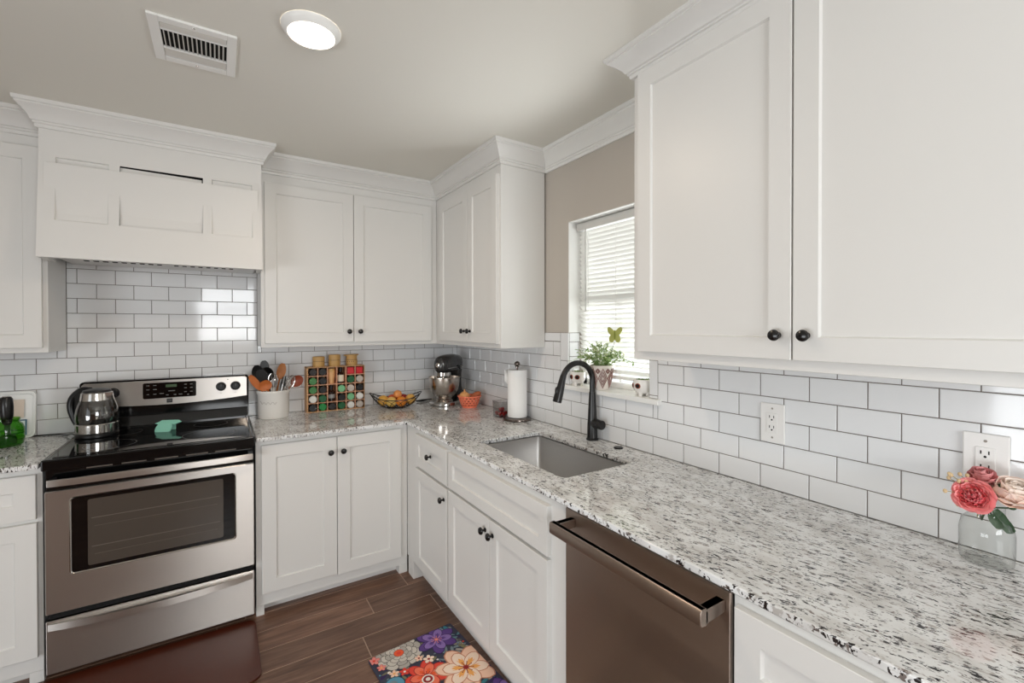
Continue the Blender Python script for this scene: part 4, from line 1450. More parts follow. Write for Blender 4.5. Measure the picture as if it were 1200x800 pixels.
bottle('spice_bottle', 'tall dark bottle with grey-white marks, third column lower in the rack', 'bottle', RXa + 2.5 * cw, zc, [(0, 0), (0.022, 0), (0.0225, 0.062), (0.012, 0.074), (0.012, 0.084), (0, 0.084)], 'jar_dark', [(0, 0.0842), (0.0135, 0.0842), (0.0135, 0.103), (0, 0.104)], 'lid_brown', ([(0.0228, 0.020), (0.0229, 0.046)], mat('grey_label', (148, 148, 146), 0.6)))

for i, (cx_, hh, lab) in enumerate(((-1.038, 0.066, 'leftmost'), (-0.938, 0.076, 'middle'), (-0.826, 0.074, 'rightmost'))):
    o = thing('bamboo_canister', lab + ' of three bamboo canisters on top of the spice rack' + (', with a wide flat lid' if i == 2 else ''), 'canister', (cx_, -0.056, RZb + 0.0006), group='bamboo canisters on the spice rack')
    B0 = T(cx_, -0.056, RZb + 0.0006)
    bm = nb(); lathe(bm, [(0, 0), (0.036, 0), (0.037, 0.003), (0.037, hh * 0.50), (0, hh * 0.50)], B0, 28); obj('canister_body', bm, 'bamboo', o)
    bm = nb(); lathe(bm, [(0.0355, hh * 0.50 + 0.0002), (0.0355, hh * 0.50 + 0.003)], B0, 28); obj('seam_ring', bm, 'bamboo_dark', o)
    bm = nb()
    if i < 2:
        lathe(bm, [(0, hh * 0.50 + 0.0032), (0.037, hh * 0.50 + 0.0032), (0.037, hh - 0.004), (0.034, hh), (0, hh)], B0, 28)
    else:
        lathe(bm, [(0, hh * 0.50 + 0.0032), (0.035, hh * 0.50 + 0.0032), (0.035, hh - 0.008), (0, hh - 0.008)], B0, 28)
        lathe(bm, [(0, hh - 0.0078), (0.047, hh - 0.0078), (0.048, hh - 0.004), (0.046, hh), (0, hh)], B0 @ RY(math.radians(-2)), 28)
    obj('lid', bm, 'bamboo', o)
    if i == 2:
        bm = nb()
        for q in range(4):
            a = math.radians(-150 + 22 * q)
            ball(bm, (cx_ + 0.0372 * math.cos(a), -0.056 + 0.0372 * math.sin(a), RZb + hh * 0.36), (0.003, 0.003, 0.0035), seg=8, ring=6)
        obj('dark_lettering', bm, 'bamboo_dark', o)

# ------------------------------------------------------------------ fruit bowl
BX, BY = -0.570, -0.215
fb = thing('fruit_bowl', 'boat-shaped black wire fruit bowl on the back counter', 'bowl', (BX, BY, CT))
RD = RZ(-0.30)


def bowl_pt(th, s, wave=0.0):
    """s: 0 foot ring .. 1 rim"""
    a = 0.060 + 0.112 * s ** 0.8
    b = 0.050 + 0.055 * s ** 0.8
    z = 0.005 + (0.058 + 0.042 * abs(math.cos(th)) ** 3) * s ** 1.6 + wave
    return Vector((a * math.cos(th), b * math.sin(th), z))


BB = T(BX, BY, CT) @ RD
bm = nb(); tube(bm, [BB @ bowl_pt(2 * PI * i / 48, 1) for i in range(48)], 0.0034, 8, closed=True); obj('rim', bm, 'blackmetal', fb)
bm = nb(); tube(bm, [BB @ bowl_pt(2 * PI * i / 32, 0) for i in range(32)], 0.0035, 8, closed=True); obj('foot_ring', bm, 'blackmetal', fb)
bm = nb()
for i in range(16):
    th0 = 2 * PI * i / 16
    pts = []
    for q in range(17):
        t = q / 16
        s = math.sin(PI * t)
        pts.append(BB @ bowl_pt(th0 + (t - 0.5) * 0.9, 0.08 + 0.86 * s))
    tube(bm, pts, 0.0018, 6)
obj('wire_loops', bm, 'blackmetal', fb)
bm = nb()
for i in range(5):
    t = -0.8 + 0.4 * i
    tube(bm, [BB @ Vector((0.06 * t, -0.05 * math.sqrt(max(0, 1 - t * t)), 0.0055)), BB @ Vector((0.06 * t, 0.05 * math.sqrt(max(0, 1 - t * t)), 0.0055))], 0.0018, 6)
obj('floor_wires', bm, 'blackmetal', fb)
FR = [('golden apple', (222, 168, 72), (-0.085, -0.005), 0.038, 0.052, 'far left'), ('pale yellow apple', (228, 190, 104), (-0.030, -0.036), 0.036, 0.046, 'front left'), ('red-orange peach', (206, 82, 40), (-0.022, 0.034), 0.037, 0.052, 'back left of centre'),
      ('orange mandarin', (232, 138, 44), (0.034, -0.034), 0.036, 0.046, 'front centre'), ('dark red plum', (150, 40, 30), (0.050, 0.038), 0.036, 0.052, 'back right'), ('golden pear', (224, 172, 84), (0.098, 0.000), 0.037, 0.054, 'far right'), ('peach-coloured apricot', (226, 148, 84), (0.012, 0.004), 0.030, 0.090, 'topmost')]
for nm, col, (ax_, ay_), rr_, hz_, where in FR:
    p = BB @ Vector((ax_, ay_, hz_))
    o = thing(nm.split()[-1], '%s, %s in the black wire bowl' % (nm, where), 'fruit', tuple(p), group='fruit in the wire bowl')
    bm = nb()
    prof = [(rr_ * math.sin(PI * i / 14) * (1 + 0.03 * math.cos(PI * i / 7)), -rr_ * math.cos(PI * i / 14) * (0.94 if 0 < i < 14 else 0.82)) for i in range(15)]
    prof[0] = (0, prof[0][1]); prof[-1] = (0, prof[-1][1])
    lathe(bm, prof, T(*p) @ RX(random.uniform(-.4, .4)) @ RY(random.uniform(-.4, .4)), 20)
    obj('flesh', bm, mat('skin_' + nm.replace(' ', '_'), col, 0.4, noise=(35, 0.2)), o)
    bm = nb(); tube(bm, [p + Vector((0, 0, rr_ * 0.8)), p + Vector((0.003, 0, rr_ * 0.98))], 0.0014, 6); obj('stem', bm, 'soil', o)

# ------------------------------------------------------------------ stand mixer in the corner
MX_, MY_ = -0.168, -0.222
mxr = thing('stand_mixer', 'dark grey stand mixer with a steel bowl in the corner', 'mixer', (MX_, MY_, CT))
G = T(MX_, MY_, CT) @ RZ(math.radians(-142))
M['mixer'] = mat('mixer_enamel', (44, 43, 43), 0.22, coat=0.5)


def loft(bm, secs, seg=24):
    """secs: (x, centre z, half width, half height, squareness)"""
    rg = []
    for x, zc_, hw, hh_, pw in secs:
        ring = []
        for i in range(seg):
            a = 2 * PI * i / seg
            ring.append(bm.verts.new((x, hw * math.copysign(abs(math.cos(a)) ** pw, math.cos(a)), zc_ + hh_ * math.copysign(abs(math.sin(a)) ** pw, math.sin(a)))))
        rg.append(ring)
    for a, b in zip(rg, rg[1:]):
        for i in range(seg):
            bm.faces.new((a[i], a[(i + 1) % seg], b[(i + 1) % seg], b[i]))
    bm.faces.new(rg[0]); bm.faces.new(rg[-1][::-1])


bm = nb()
loft(bm, [(-0.135, 0.285, 0.020, 0.030, 0.8), (-0.125, 0.285, 0.045, 0.048, 0.8), (-0.09, 0.288, 0.058, 0.060, 0.75), (-0.02, 0.290, 0.062, 0.066, 0.75), (0.07, 0.288, 0.060, 0.066, 0.75), (0.13, 0.286, 0.055, 0.060, 0.75), (0.160, 0.284, 0.042, 0.048, 0.8), (0.172, 0.283, 0.020, 0.026, 0.9)])
xform(bm, G); obj('motor_head', bm, 'mixer', mxr, ang=60)
bm = nb()
loft(bm, [(0.172, 0.287, 0.016, 0.016, 1), (0.186, 0.287, 0.0165, 0.0165, 1), (0.188, 0.287, 0.013, 0.013, 1)], 20); xform(bm, G); hub = obj('hub_cap', bm, 'chrome', mxr)
bm = nb()
for yy in (-0.0585, 0.0585):
    tube(bm, [(-0.10, yy, 0.265), (0.0, yy * 1.06, 0.262), (0.13, yy * 0.98, 0.262)], 0.003, 6)
xform(bm, G); obj('trim_band', bm, 'chrome', mxr)
bm = nb(); lathe(bm, [(0.0, 0.170), (0.028, 0.170), (0.034, 0.185), (0.046, 0.188), (0.046, 0.203), (0.054, 0.208), (0.055, 0.232), (0, 0.232)], G @ T(0.10, 0, 0), 24); obj('beater_collar', bm, 'chrome', mxr)
bm = nb(); lathe(bm, [(0, 0.09), (0.008, 0.09), (0.008, 0.169), (0, 0.169)], G @ T(0.10, 0, 0), 12); obj('beater_shaft', bm, 'chrome', mxr)
bm = nb()
vs_ = []
for zz, hw, x0_, x1_ in ((0.030, 0.055, -0.125, -0.045), (0.12, 0.045, -0.118, -0.050), (0.20, 0.046, -0.115, -0.040), (0.240, 0.050, -0.118, -0.02)):
    vs_.append([bm.verts.new((x, yy, zz)) for x, yy in rrect(x0_, x1_, -hw, hw, 0.02, 4)])
for a, b in zip(vs_, vs_[1:]):
    n_ = len(a)
    for i in range(n_):
        bm.faces.new((a[i], a[(i + 1) % n_], b[(i + 1) % n_], b[i]))
bm.faces.new(vs_[0]); bm.faces.new(vs_[-1]); xform(bm, G); obj('column', bm, 'mixer', mxr, ang=50)
bm = nb()
base = rrect(-0.135, 0.195, -0.105, 0.105, 0.10, 10)
rg = [[bm.verts.new((p[0] * s_ + 0.03 * (1 - s_), p[1] * s_, z_)) for p in base] for s_, z_ in ((0.97, 0.0), (1.0, 0.004), (1.0, 0.018), (0.94, 0.028))]
bm.faces.new(rg[0]); bm.faces.new(rg[-1])
for a, b in zip(rg, rg[1:]):
    for i in range(len(a)):
        bm.faces.new((a[i], a[(i + 1) % len(a)], b[(i + 1) % len(a)], b[i]))
xform(bm, G); obj('base', bm, 'chrome', mxr, ang=40)
bm = nb()
lathe(bm, [(0, 0.0285), (0.060, 0.0285), (0.062, 0.036), (0.050, 0.044), (0.064, 0.054), (0.084, 0.078), (0.099, 0.11), (0.107, 0.15), (0.110, 0.190), (0.114, 0.193), (0.114, 0.198), (0.108, 0.197), (0.104, 0.15), (0.095, 0.11), (0.08, 0.080), (0.055, 0.06), (0, 0.055)], G @ T(0.085, 0, 0), 36)
obj('mixing_bowl', bm, steel('bowl_steel', (200, 192, 184), 0.2, 'Z', aniso=0.2), mxr)
bm = nb(); ball(bm, (-0.02, 0.066, 0.262), (0.012, 0.008, 0.012), seg=12, ring=8); xform(bm, G); obj('speed_knob', bm, 'black', mxr)
bm = nb(); ball(bm, (-0.02, -0.066, 0.262), (0.012, 0.008, 0.012), seg=12, ring=8); xform(bm, G); obj('lock_knob', bm, 'black', mxr)
bm = nb()
tube(bm, curve_pts([tuple(G @ Vector((-0.128, 0.03, 0.06))), (-0.060, -0.16, CT + 0.10), (-0.030, -0.20, CT + 0.05), (-0.032, -0.26, CT + 0.007), (-0.020, -0.32, CT + 0.0045)], 8), 0.004, 8)
obj('power_cord', bm, 'black', mxr)

o = thing('folded_cord', 'black flat handle or plug lying on the counter left of the mixer', 'cord', (-0.33, -0.08, CT))
bm = nb()
pts = curve_pts([(-0.375, -0.085, CT + 0.009), (-0.345, -0.095, CT + 0.010), (-0.300, -0.075, CT + 0.010), (-0.26, -0.05, CT + 0.008), (-0.235, -0.035, CT + 0.006)], 6)
tube(bm, pts, [0.004 + 0.005 * max(0, 1 - abs(i - 8) / 9) for i in range(len(pts))], 10)
obj('cord_body', bm, 'black', o)

# ------------------------------------------------------------------ orange basket
OX, OY = -0.135, -0.470
ob = thing('colander', 'small orange perforated plastic basket beside the mixer', 'basket', (OX, OY, CT))
bm = nb()
seg_, rows_ = 34, 9
gv = []
for q in range(rows_ + 1):
    t = q / rows_
    rr_ = 0.052 + 0.026 * t ** 0.7
    gv.append([bm.verts.new((OX + rr_ * math.cos(2 * PI * (i + 0.5 * (q % 2) * 0) / seg_), OY + rr_ * math.sin(2 * PI * i / seg_), CT + 0.006 + 0.070 * t)) for i in range(seg_)])
for q in range(rows_):
    for i in range(seg_):
        if q % 2 == 1 and 0 < q < rows_ - 1 and (i + (q // 2)) % 2 == 0:
            continue
        bm.faces.new((gv[q][i], gv[q][(i + 1) % seg_], gv[q + 1][(i + 1) % seg_], gv[q + 1][i]))
bm.faces.new(gv[0][::-1])
o = obj('basket_wall', bm, 'orange_plastic', ob, fix=False)
sm = o.modifiers.new('thickness', 'SOLIDIFY'); sm.thickness = 0.003; sm.offset = -1
bm = nb(); tube(bm, [(OX + 0.079 * math.cos(a), OY + 0.079 * math.sin(a), CT + 0.077) for a in [2 * PI * i / 48 for i in range(48)]], 0.004, 8, closed=True); obj('rim', bm, 'orange_plastic', ob)
bm = nb(); lathe(bm, [(0.046, 0.0), (0.050, 0.0), (0.050, 0.0058), (0.046, 0.0058)], T(OX, OY, CT), 36); obj('foot', bm, 'orange_plastic', ob)
on_ = thing('onion', 'tan onion sitting in the left of the orange basket', 'onion', (OX - 0.036, OY + 0.010, CT + 0.085), group='vegetables in the orange basket')
bm = nb(); ball(bm, (OX - 0.034, OY + 0.008, CT + 0.074), (0.037, 0.037, 0.034)); obj('bulb', bm, 'onion', on_)
bm = nb(); lathe(bm, [(0.010, 0), (0.005, 0.010), (0.003, 0.018), (0, 0.018)], T(OX - 0.034, OY + 0.008, CT + 0.106), 10); obj('stem', bm, 'onion', on_)
sw = thing('sweet_potato', 'brown sweet potato leaning out of the orange basket\'s right side', 'sweet potato', (OX + 0.03, OY - 0.02, CT + 0.08), group='vegetables in the orange basket')
bm = nb(); ball(bm, (OX + 0.034, OY - 0.020, CT + 0.078), (0.046, 0.024, 0.022), 0, (RZ(-0.55) @ RY(math.radians(-32))).to_3x3()); obj('tuber', bm, 'sweet_potato', sw)
sw = thing('sweet_potato', 'darker brown sweet potato low at the back of the orange basket', 'sweet potato', (OX + 0.0, OY + 0.03, CT + 0.05), group='vegetables in the orange basket')
bm = nb(); ball(bm, (OX + 0.012, OY + 0.034, CT + 0.046), (0.030, 0.020, 0.022), 0, RZ(0.3).to_3x3()); obj('tuber', bm, 'wood_red', sw)

# ------------------------------------------------------------------ berry box
bx_ = thing('berry_box', 'clear plastic box of red berries behind the paper towel roll', 'box', (-0.110, -0.872, CT))
bm = nb()
bp_ = rrect(-0.163, -0.060, -0.920, -0.828, 0.010, 4)
rg = [[bm.verts.new((-0.1115 + (p[0] + 0.1115) * s_, -0.874 + (p[1] + 0.874) * s_, CT + z_)) for p in bp_] for s_, z_ in ((0.94, 0.001), (1.0, 0.095), (0.97, 0.095), (0.915, 0.004))]
for a, b in zip(rg, rg[1:]):
    for i in range(len(a)):
        bm.faces.new((a[i], a[(i + 1) % len(a)], b[(i + 1) % len(a)], b[i]))
bm.faces.new(rg[0]); bm.faces.new(rg[-1])
obj('box_wall', bm, 'plastic_clear', bx_)
bm = nb(); tube(bm, [(-0.1115 + (p[0] + 0.1115) * 1.01, -0.874 + (p[1] + 0.874) * 1.01, CT + 0.096) for p in bp_], 0.0018, 6, closed=True); obj('box_rim', bm, 'plastic_clear', bx_)
bspots = [(-0.140, -0.848, 0), (-0.122, -0.865, 0), (-0.104, -0.850, 0), (-0.140, -0.885, 0), (-0.120, -0.898, 0), (-0.092, -0.875, 0), (-0.128, -0.872, 0.024), (-0.110, -0.868, 0.024)]
bpro = None
blabs = ['left rear corner of', 'left centre of', 'rear centre of', 'left front of', 'front centre of', 'right side of', 'top left of the heap in', 'top right of the heap in']
for (x, y_, dz), wh in zip(bspots, blabs):
    if bpro is None:
        o = thing('berry', '', 'berry', (0, 0, 0), 0, 'berries in the clear box', local=True)
        bm = nb(); lathe(bm, [(0, -0.014), (0.006, -0.011), (0.011, -0.003), (0.0125, 0.004), (0.010, 0.010), (0, 0.012)], None, 14); obj('flesh', bm, 'red_fruit', o)
        bm = nb()
        for q in range(5):
            a = 2 * PI * q / 5
            v_ = [bm.verts.new(p) for p in ((0, 0, 0.0125), (0.006 * math.cos(a - 0.4), 0.006 * math.sin(a - 0.4), 0.0125), (0.011 * math.cos(a), 0.011 * math.sin(a), 0.0115), (0.006 * math.cos(a + 0.4), 0.006 * math.sin(a + 0.4), 0.0125))]
            bm.faces.new(v_)
        obj('leaf_cap', bm, 'leaf_dark', o)
        bpro = o
    else:
        o = bpro.copy(); COL.objects.link(o)
        for ch in bpro.children:
            q = ch.copy(); COL.objects.link(q); q.parent = o
    o['label'] = 'red berry at the ' + wh + ' the clear box'
    o.location = (x, y_, CT + 0.019 + dz)
    o.rotation_euler = (random.uniform(-.5, .5), random.uniform(-.5, .5), random.uniform(0, 6))

# ------------------------------------------------------------------ paper towel
PXt, PYt = -0.096, -1.012
ph = thing('paper_towel_holder', 'polished dark steel paper towel stand on the counter left of the sink', 'towel holder', (PXt, PYt, CT))
bm = nb(); lathe(bm, [(0, 0), (0.080, 0), (0.084, 0.004), (0.082, 0.012), (0.070, 0.017), (0.02, 0.019), (0, 0.019)], T(PXt, PYt, CT), 40); obj('base', bm, 'bronze', ph)
bm = nb(); lathe(bm, [(0, 0.0192), (0.006, 0.0192), (0.006, 0.312), (0.012, 0.313), (0.012, 0.318), (0, 0.318)], T(PXt, PYt, CT), 16); obj('rod', bm, 'bronze', ph)
bm = nb(); ball(bm, (PXt, PYt, CT + 0.333), (0.0175, 0.0175, 0.0165)); obj('finial', bm, 'bronze', ph)
pr = thing('paper_towel_roll', 'white paper towel roll standing on the steel holder', 'paper towels', (PXt, PYt, CT + 0.02))
bm = nb(); lathe(bm, [(0.0205, 0.0205), (0.057, 0.0205), (0.0578, 0.023), (0.0578, 0.297), (0.057, 0.299), (0.0205, 0.299), (0.0205, 0.0205)], T(PXt, PYt, CT), 40); obj('roll', bm, 'paper', pr)
bm = nb()
for a in range(9):
    pass
th0 = math.radians(118)
out_, inn_ = [], []
for i in range(7):
    t = i / 6
    a = th0 + t * 0.45
    rr_ = 0.0585 + 0.016 * t ** 1.5
    out_.append((PXt + rr_ * math.cos(a), PYt + rr_ * math.sin(a)))
A = [bm.verts.new((p[0], p[1], CT + 0.200 + 0.03 * i / 6)) for i, p in enumerate(out_)]
B = [bm.verts.new((p[0], p[1], CT + 0.297)) for p in out_]
for i in range(6):
    bm.faces.new((A[i], A[i + 1], B[i + 1], B[i]))
o = obj('loose_sheet', bm, 'paper', pr); sm = o.modifiers.new('thickness', 'SOLIDIFY'); sm.thickness = 0.0012

# ------------------------------------------------------------------ window sill: plant, butterfly, two small pots
SZ = 1.157
px_, py_ = 0.010, -1.612
pp = thing('potted_plant', 'leafy green plant in a patterned pot on the window sill', 'plant', (px_, py_, SZ))
bm = nb()
PR = [(0.0, 0.0), (0.037, 0.0), (0.040, 0.003), (0.050, 0.05), (0.0565, 0.095), (0.0575, 0.120), (0.0545, 0.121), (0.053, 0.095), (0.03, 0.09)]
lathe(bm, PR, T(px_, py_, SZ), 40); pot = obj('pot', bm, 'pot_white', pp)
bm = nb()


def pot_r(z):
    for (r0, z0), (r1, z1) in zip(PR[2:6], PR[3:6]):
        if z0 <= z <= z1:
            return r0 + (r1 - r0) * (z - z0) / (z1 - z0)
    return 0.05


for q in range(14):
    ac = 2 * PI * (q // 2) / 7 + 0.5 + (0.449 if q % 2 else 0)
    for kk, hs in enumerate((1.0, 0.68, 0.36) if q % 2 == 0 else (0.5, 0.25)):
        pts = []
        for i in range(24):
            t = 2 * PI * i / 24
            cx_ = math.cos(t); sx_ = math.sin(t)
            d_ = abs(cx_) + abs(sx_)
            a = ac + 0.42 * hs * cx_ / d_
            zz = (0.058 if q % 2 == 0 else 0.094) + 0.048 * hs * sx_ / d_ * (1 if q % 2 == 0 else 0.5)
            rr_ = pot_r(zz) + 0.0006
            pts.append((px_ + rr_ * math.cos(a), py_ + rr_ * math.sin(a), SZ + zz))
        tube(bm, pts, 0.0022, 5, closed=True)
obj('diamond_pattern', bm, 'pot_pattern', pot)
bm = nb(); lathe(bm, [(0.0, 0.100), (0.0525, 0.098)], T(px_, py_, SZ), 24); obj('soil', bm, 'soil', pp)
stems = nb(); leaves = nb()
rnd = random.Random(3)
for s_ in range(84):
    a = rnd.uniform(0, 2 * PI)
    reach = rnd.uniform(0.02, 0.14) if s_ % 3 else rnd.uniform(0.10, 0.21)
    dx, dyy = math.cos(a) * reach * 0.42, math.sin(a) * reach
    if px_ + dx > 0.055:
        dx = 0.055 - px_
    hgt = rnd.uniform(0.03, 0.105) if reach < 0.1 else rnd.uniform(-0.005, 0.075)
    p0 = Vector((px_ + 0.02 * math.cos(a), py_ + 0.02 * math.sin(a), SZ + 0.10))
    p3 = Vector((px_ + dx, py_ + dyy, SZ + 0.128 + hgt))
    pm = p0.lerp(p3, 0.5) + Vector((0, 0, 0.035))
    pts = curve_pts([p0, pm, p3], 5)
    tube(stems, pts, 0.0008, 4)
    for t in range(2, len(pts)):
        for side in (-1, 1):
            if rnd.random() < 0.16:
                continue
            b = pts[t]
            d = Vector((rnd.uniform(-1, 1) - 0.3, rnd.uniform(-1, 1), rnd.uniform(-0.4, 0.8))).normalized()
            nrm = Vector((rnd.uniform(-.8, .4), rnd.uniform(-.8, .5), 1)).normalized()
            s = d.cross(nrm).normalized() * rnd.uniform(0.0032, 0.0060)
            ln = rnd.uniform(0.010, 0.018)
            if b.x + d.x * ln > 0.066:
                d.x = -abs(d.x)
            vv = [leaves.verts.new(q) for q in (b, b + d * ln * 0.45 + s, b + d * ln, b + d * ln * 0.45 - s)]
            leaves.faces.new(vv).material_index = 2 if rnd.random() < 0.22 else (1 if rnd.random() < 0.4 else 0)
obj('stems', stems, 'leaf', pp)
obj('foliage', leaves, ['leaf', 'leaf_pale', mat('leaf_cream', (232, 234, 208), 0.5)], pp, smooth=False, fix=False)

bf = thing('butterfly_pick', 'green felt butterfly on a thin stick above the potted plant', 'plant pick', (px_, py_ - 0.02, SZ + 0.1))
bm = nb(); tube(bm, [(px_, py_ - 0.02, SZ + 0.10), (0.008, -1.67, 1.325), (0.008, -1.708, 1.40)], 0.0011, 6); obj('stick', bm, 'wire', bf)
bm = nb()
half = [(0.003, -0.030), (0.008, -0.039), (0.018, -0.042), (0.027, -0.036), (0.030, -0.024), (0.027, -0.010), (0.022, -0.002), (0.030, 0.006), (0.037, 0.018), (0.038, 0.032), (0.032, 0.040), (0.022, 0.038), (0.012, 0.028), (0.005, 0.022)]
poly = half + [(-p[0], p[1]) for p in reversed(half)]
prism(bm, poly, 'y', -0.0015, 0.0015)
xform(bm, T(0.005, -1.708, 1.430) @ RZ(-0.571 - 0.25) @ Matrix.Scale(0.92, 4))
obj('wings', bm, 'butterfly', bf, bevel=0.0008)
bm = nb(); tube(bm, [(0, -0.0035, -0.020), (0, -0.0035, 0.022)], 0.0025, 8); xform(bm, T(0.005, -1.708, 1.430) @ RZ(-0.571 - 0.25)); obj('body', bm, mat('butterfly_body', (128, 138, 50), 0.7), bf)


def owl_pot(x, y_, lab, eyes):
    o = thing('footed_pot', lab, 'pot', (x, y_, SZ), group='small white footed pots on the sill')
    bm = nb()
    lathe(bm, [(0, 0.012), (0.024, 0.013), (0.036, 0.024), (0.0415, 0.045), (0.0405, 0.065), (0.037, 0.074), (0.034, 0.074), (0.036, 0.062), (0.03, 0.05), (0, 0.05)], T(x, y_, SZ), 32); pt = obj('pot', bm, 'ceramic', o)
    for q in range(4):
        a = math.radians(20 + 90 * q)
        bm = nb(); lathe(bm, [(0, 0), (0.0075, 0), (0.0085, 0.008), (0.0095, 0.022), (0, 0.024)], T(x + 0.024 * math.cos(a), y_ + 0.024 * math.sin(a), SZ), 12); obj('foot', bm, 'ceramic', o)
    for e in eyes:
        a = math.radians(e)
        Rm = T(x + 0.0408 * math.cos(a), y_ + 0.0408 * math.sin(a), SZ + 0.047) @ RZ(a)
        bm = nb(); ball(bm, (0, 0, 0), (0.0028, 0.0135, 0.0125), seg=16, ring=10); xform(bm, Rm); ey = obj('eye_ring', bm, 'wood_red', pt)
        bm = nb(); ball(bm, (0.0012, 0, 0.0), (0.0030, 0.0098, 0.0090), seg=16, ring=10); xform(bm, Rm); obj('eye', bm, 'dark_void', ey)
    bm = nb(); lathe(bm, [(0, 0.064), (0.0352, 0.064)], T(x, y_, SZ), 24); obj('soil', bm, 'soil', o)
    bm = nb()
    for q in range(34):
        a, rr_ = rnd.uniform(0, 2 * PI), rnd.uniform(0, 0.032)
        b = Vector((x + rr_ * math.cos(a), y_ + rr_ * math.sin(a), SZ + 0.064))
        d = Vector((rnd.uniform(-.5, .5), rnd.uniform(-.5, .5), 1)).normalized() * rnd.uniform(0.008, 0.018)
        s = Vector((rnd.uniform(-1, 1), rnd.uniform(-1, 1), 0)).normalized() * 0.003
        bm.faces.new([bm.verts.new(v_) for v_ in (b - s, b + d * 0.6 - s, b + d, b + d * 0.6 + s, b + s)])
    obj('succulent', bm, 'leaf', o, smooth=False, fix=False)


owl_pot(0.012, -1.432, 'small white footed pot with dark eyes on the sill, behind the faucet neck', (175, 225))
owl_pot(0.016, -1.868, 'small white footed pot with a dark eye at the sill\'s right end', (192, 140))

# ------------------------------------------------------------------ vase of flowers
VX, VY = -0.074, -2.980
va = thing('glass_vase', 'clear glass jar vase on the counter below the outlet', 'vase', (VX, VY, CT))
bm = nb()
lathe(bm, [(0, 0.001), (0.040, 0.001), (0.046, 0.007), (0.0475, 0.03), (0.0475, 0.075), (0.043, 0.098), (0.031, 0.112), (0.029, 0.118), (0.031, 0.122), (0.031, 0.135)], T(VX, VY, CT), 40)
obj('jar_wall', bm, 'glass_vase', va)
RIGHT = Vector((0.841, -0.541, 0)); TOC = Vector((-0.97, -0.20, 0.12)).normalized(); UP = Vector((0, 0, 1))


def petal(bm, c, n, u, ln, wd, cup, mi=0, ruffle=0.0):
    """curved petal: base at c, grows along u, faces n"""
    s = u.cross(n).normalized()
    rows = []
    for i in range(5):
        t = i / 4
        w = wd * (0.35 + 0.65 * math.sin(PI * (0.12 + 0.66 * t)))
        row = []
        for q in range(5):
            k_ = (q - 2) / 2
            off = cup * (t * t) - cup * 0.35 * (1 - k_ * k_) + ruffle * math.sin(k_ * 5 + t * 4)
            row.append(bm.verts.new(c + u * (ln * t * (1 - 0.10 * k_ * k_)) + s * (w * k_ / 2) + n * off))
        rows.append(row)
    for a, b in zip(rows, rows[1:]):
        for q in range(4):
            f_ = bm.faces.new((a[q], a[q + 1], b[q + 1], b[q])); f_.material_index = mi


def bloom(bm, c, axis, R0, layers, rn):
    axis = axis.normalized()
    e1 = axis.orthogonal().normalized(); e2 = axis.cross(e1)
    for (cnt, r_, tilt, ln, wd, mi) in layers:
        for q in range(cnt):
            a = 2 * PI * (q + rn.uniform(-.2, .2)) / cnt + r_ * 40
            rad = e1 * math.cos(a) + e2 * math.sin(a)
            tl_ = tilt + rn.uniform(-.12, .12)
            u = (rad * math.sin(tl_) + axis * math.cos(tl_)).normalized()
            n = (axis * math.sin(tl_) - rad * math.cos(tl_)).normalized()
            petal(bm, c + rad * r_ * R0 * 0.5, n, u, ln * R0, wd * R0, 0.22 * R0, mi, 0.03 * R0)


def flower(name, lab, cat, c, axis, R0, layers, mats, base, seed, dk=False):
    rn = random.Random(seed)
    o = thing(name, lab, cat, tuple(base), group='flowers in the glass jar vase')
    bm = nb(); bloom(bm, c, axis, R0, layers, rn); q = obj('petals', bm, mats, o, ang=80, fix=False)
    mouth = Vector((VX, VY, CT + 0.128)) + (c - Vector((VX, VY, c.z))) * 0.15
    bm = nb(); tube(bm, curve_pts([Vector(base), mouth, c - axis.normalized() * R0 * 0.35], 6), 0.0020, 6); obj('stem', bm, 'leaf_dark', o)
    bm = nb()
    ball(bm, tuple(c - axis.normalized() * R0 * 0.26), R0 * 0.16, seg=10, ring=6); obj('calyx', bm, 'leaf_dark', o)


VC = Vector((VX, VY, CT))
full = [(7, 0.0, 1.35, 0.98, 0.9, 0), (8, 0.15, 1.05, 0.98, 0.8, 0), (9, 0.35, 0.80, 0.92, 0.62, 0), (11, 0.70, 0.55, 0.74, 0.42, 0), (11, 0.80, 0.30, 0.66, 0.34, 1), (10, 0.62, 0.20, 0.66, 0.32, 0), (9, 0.42, 0.20, 0.70, 0.30, 1), (7, 0.22, 0.16, 0.72, 0.28, 1), (4, 0.06, 0.10, 0.74, 0.24, 0)]
cup_ = [(6, 0.10, 1.15, 0.95, 1.1, 0), (6, 0.22, 0.78, 1.05, 1.0, 0), (6, 0.22, 0.5, 1.1, 0.9, 0), (6, 0.14, 0.28, 1.1, 0.75, 1), (4, 0.06, 0.14, 1.0, 0.6, 1)]
flower('peony', 'open coral-pink peony with ruffled centre, front flower in the jar vase', 'flower', VC + RIGHT * -0.030 + TOC * 0.030 + UP * 0.160, TOC * 1 + UP * 0.25 - RIGHT * 0.15, 0.043, full, ['pink', 'pink_deep'], VC + Vector((-0.012, 0.006, 0.100)), 1)
flower('peony', 'dusky pink closed peony behind the open coral one', 'flower', VC + RIGHT * -0.010 - TOC * 0.010 + UP * 0.188, UP + TOC * 0.35, 0.032, cup_, ['pink_mauve', 'pink_mauve'], VC + Vector((0.008, 0.010, 0.100)), 2)
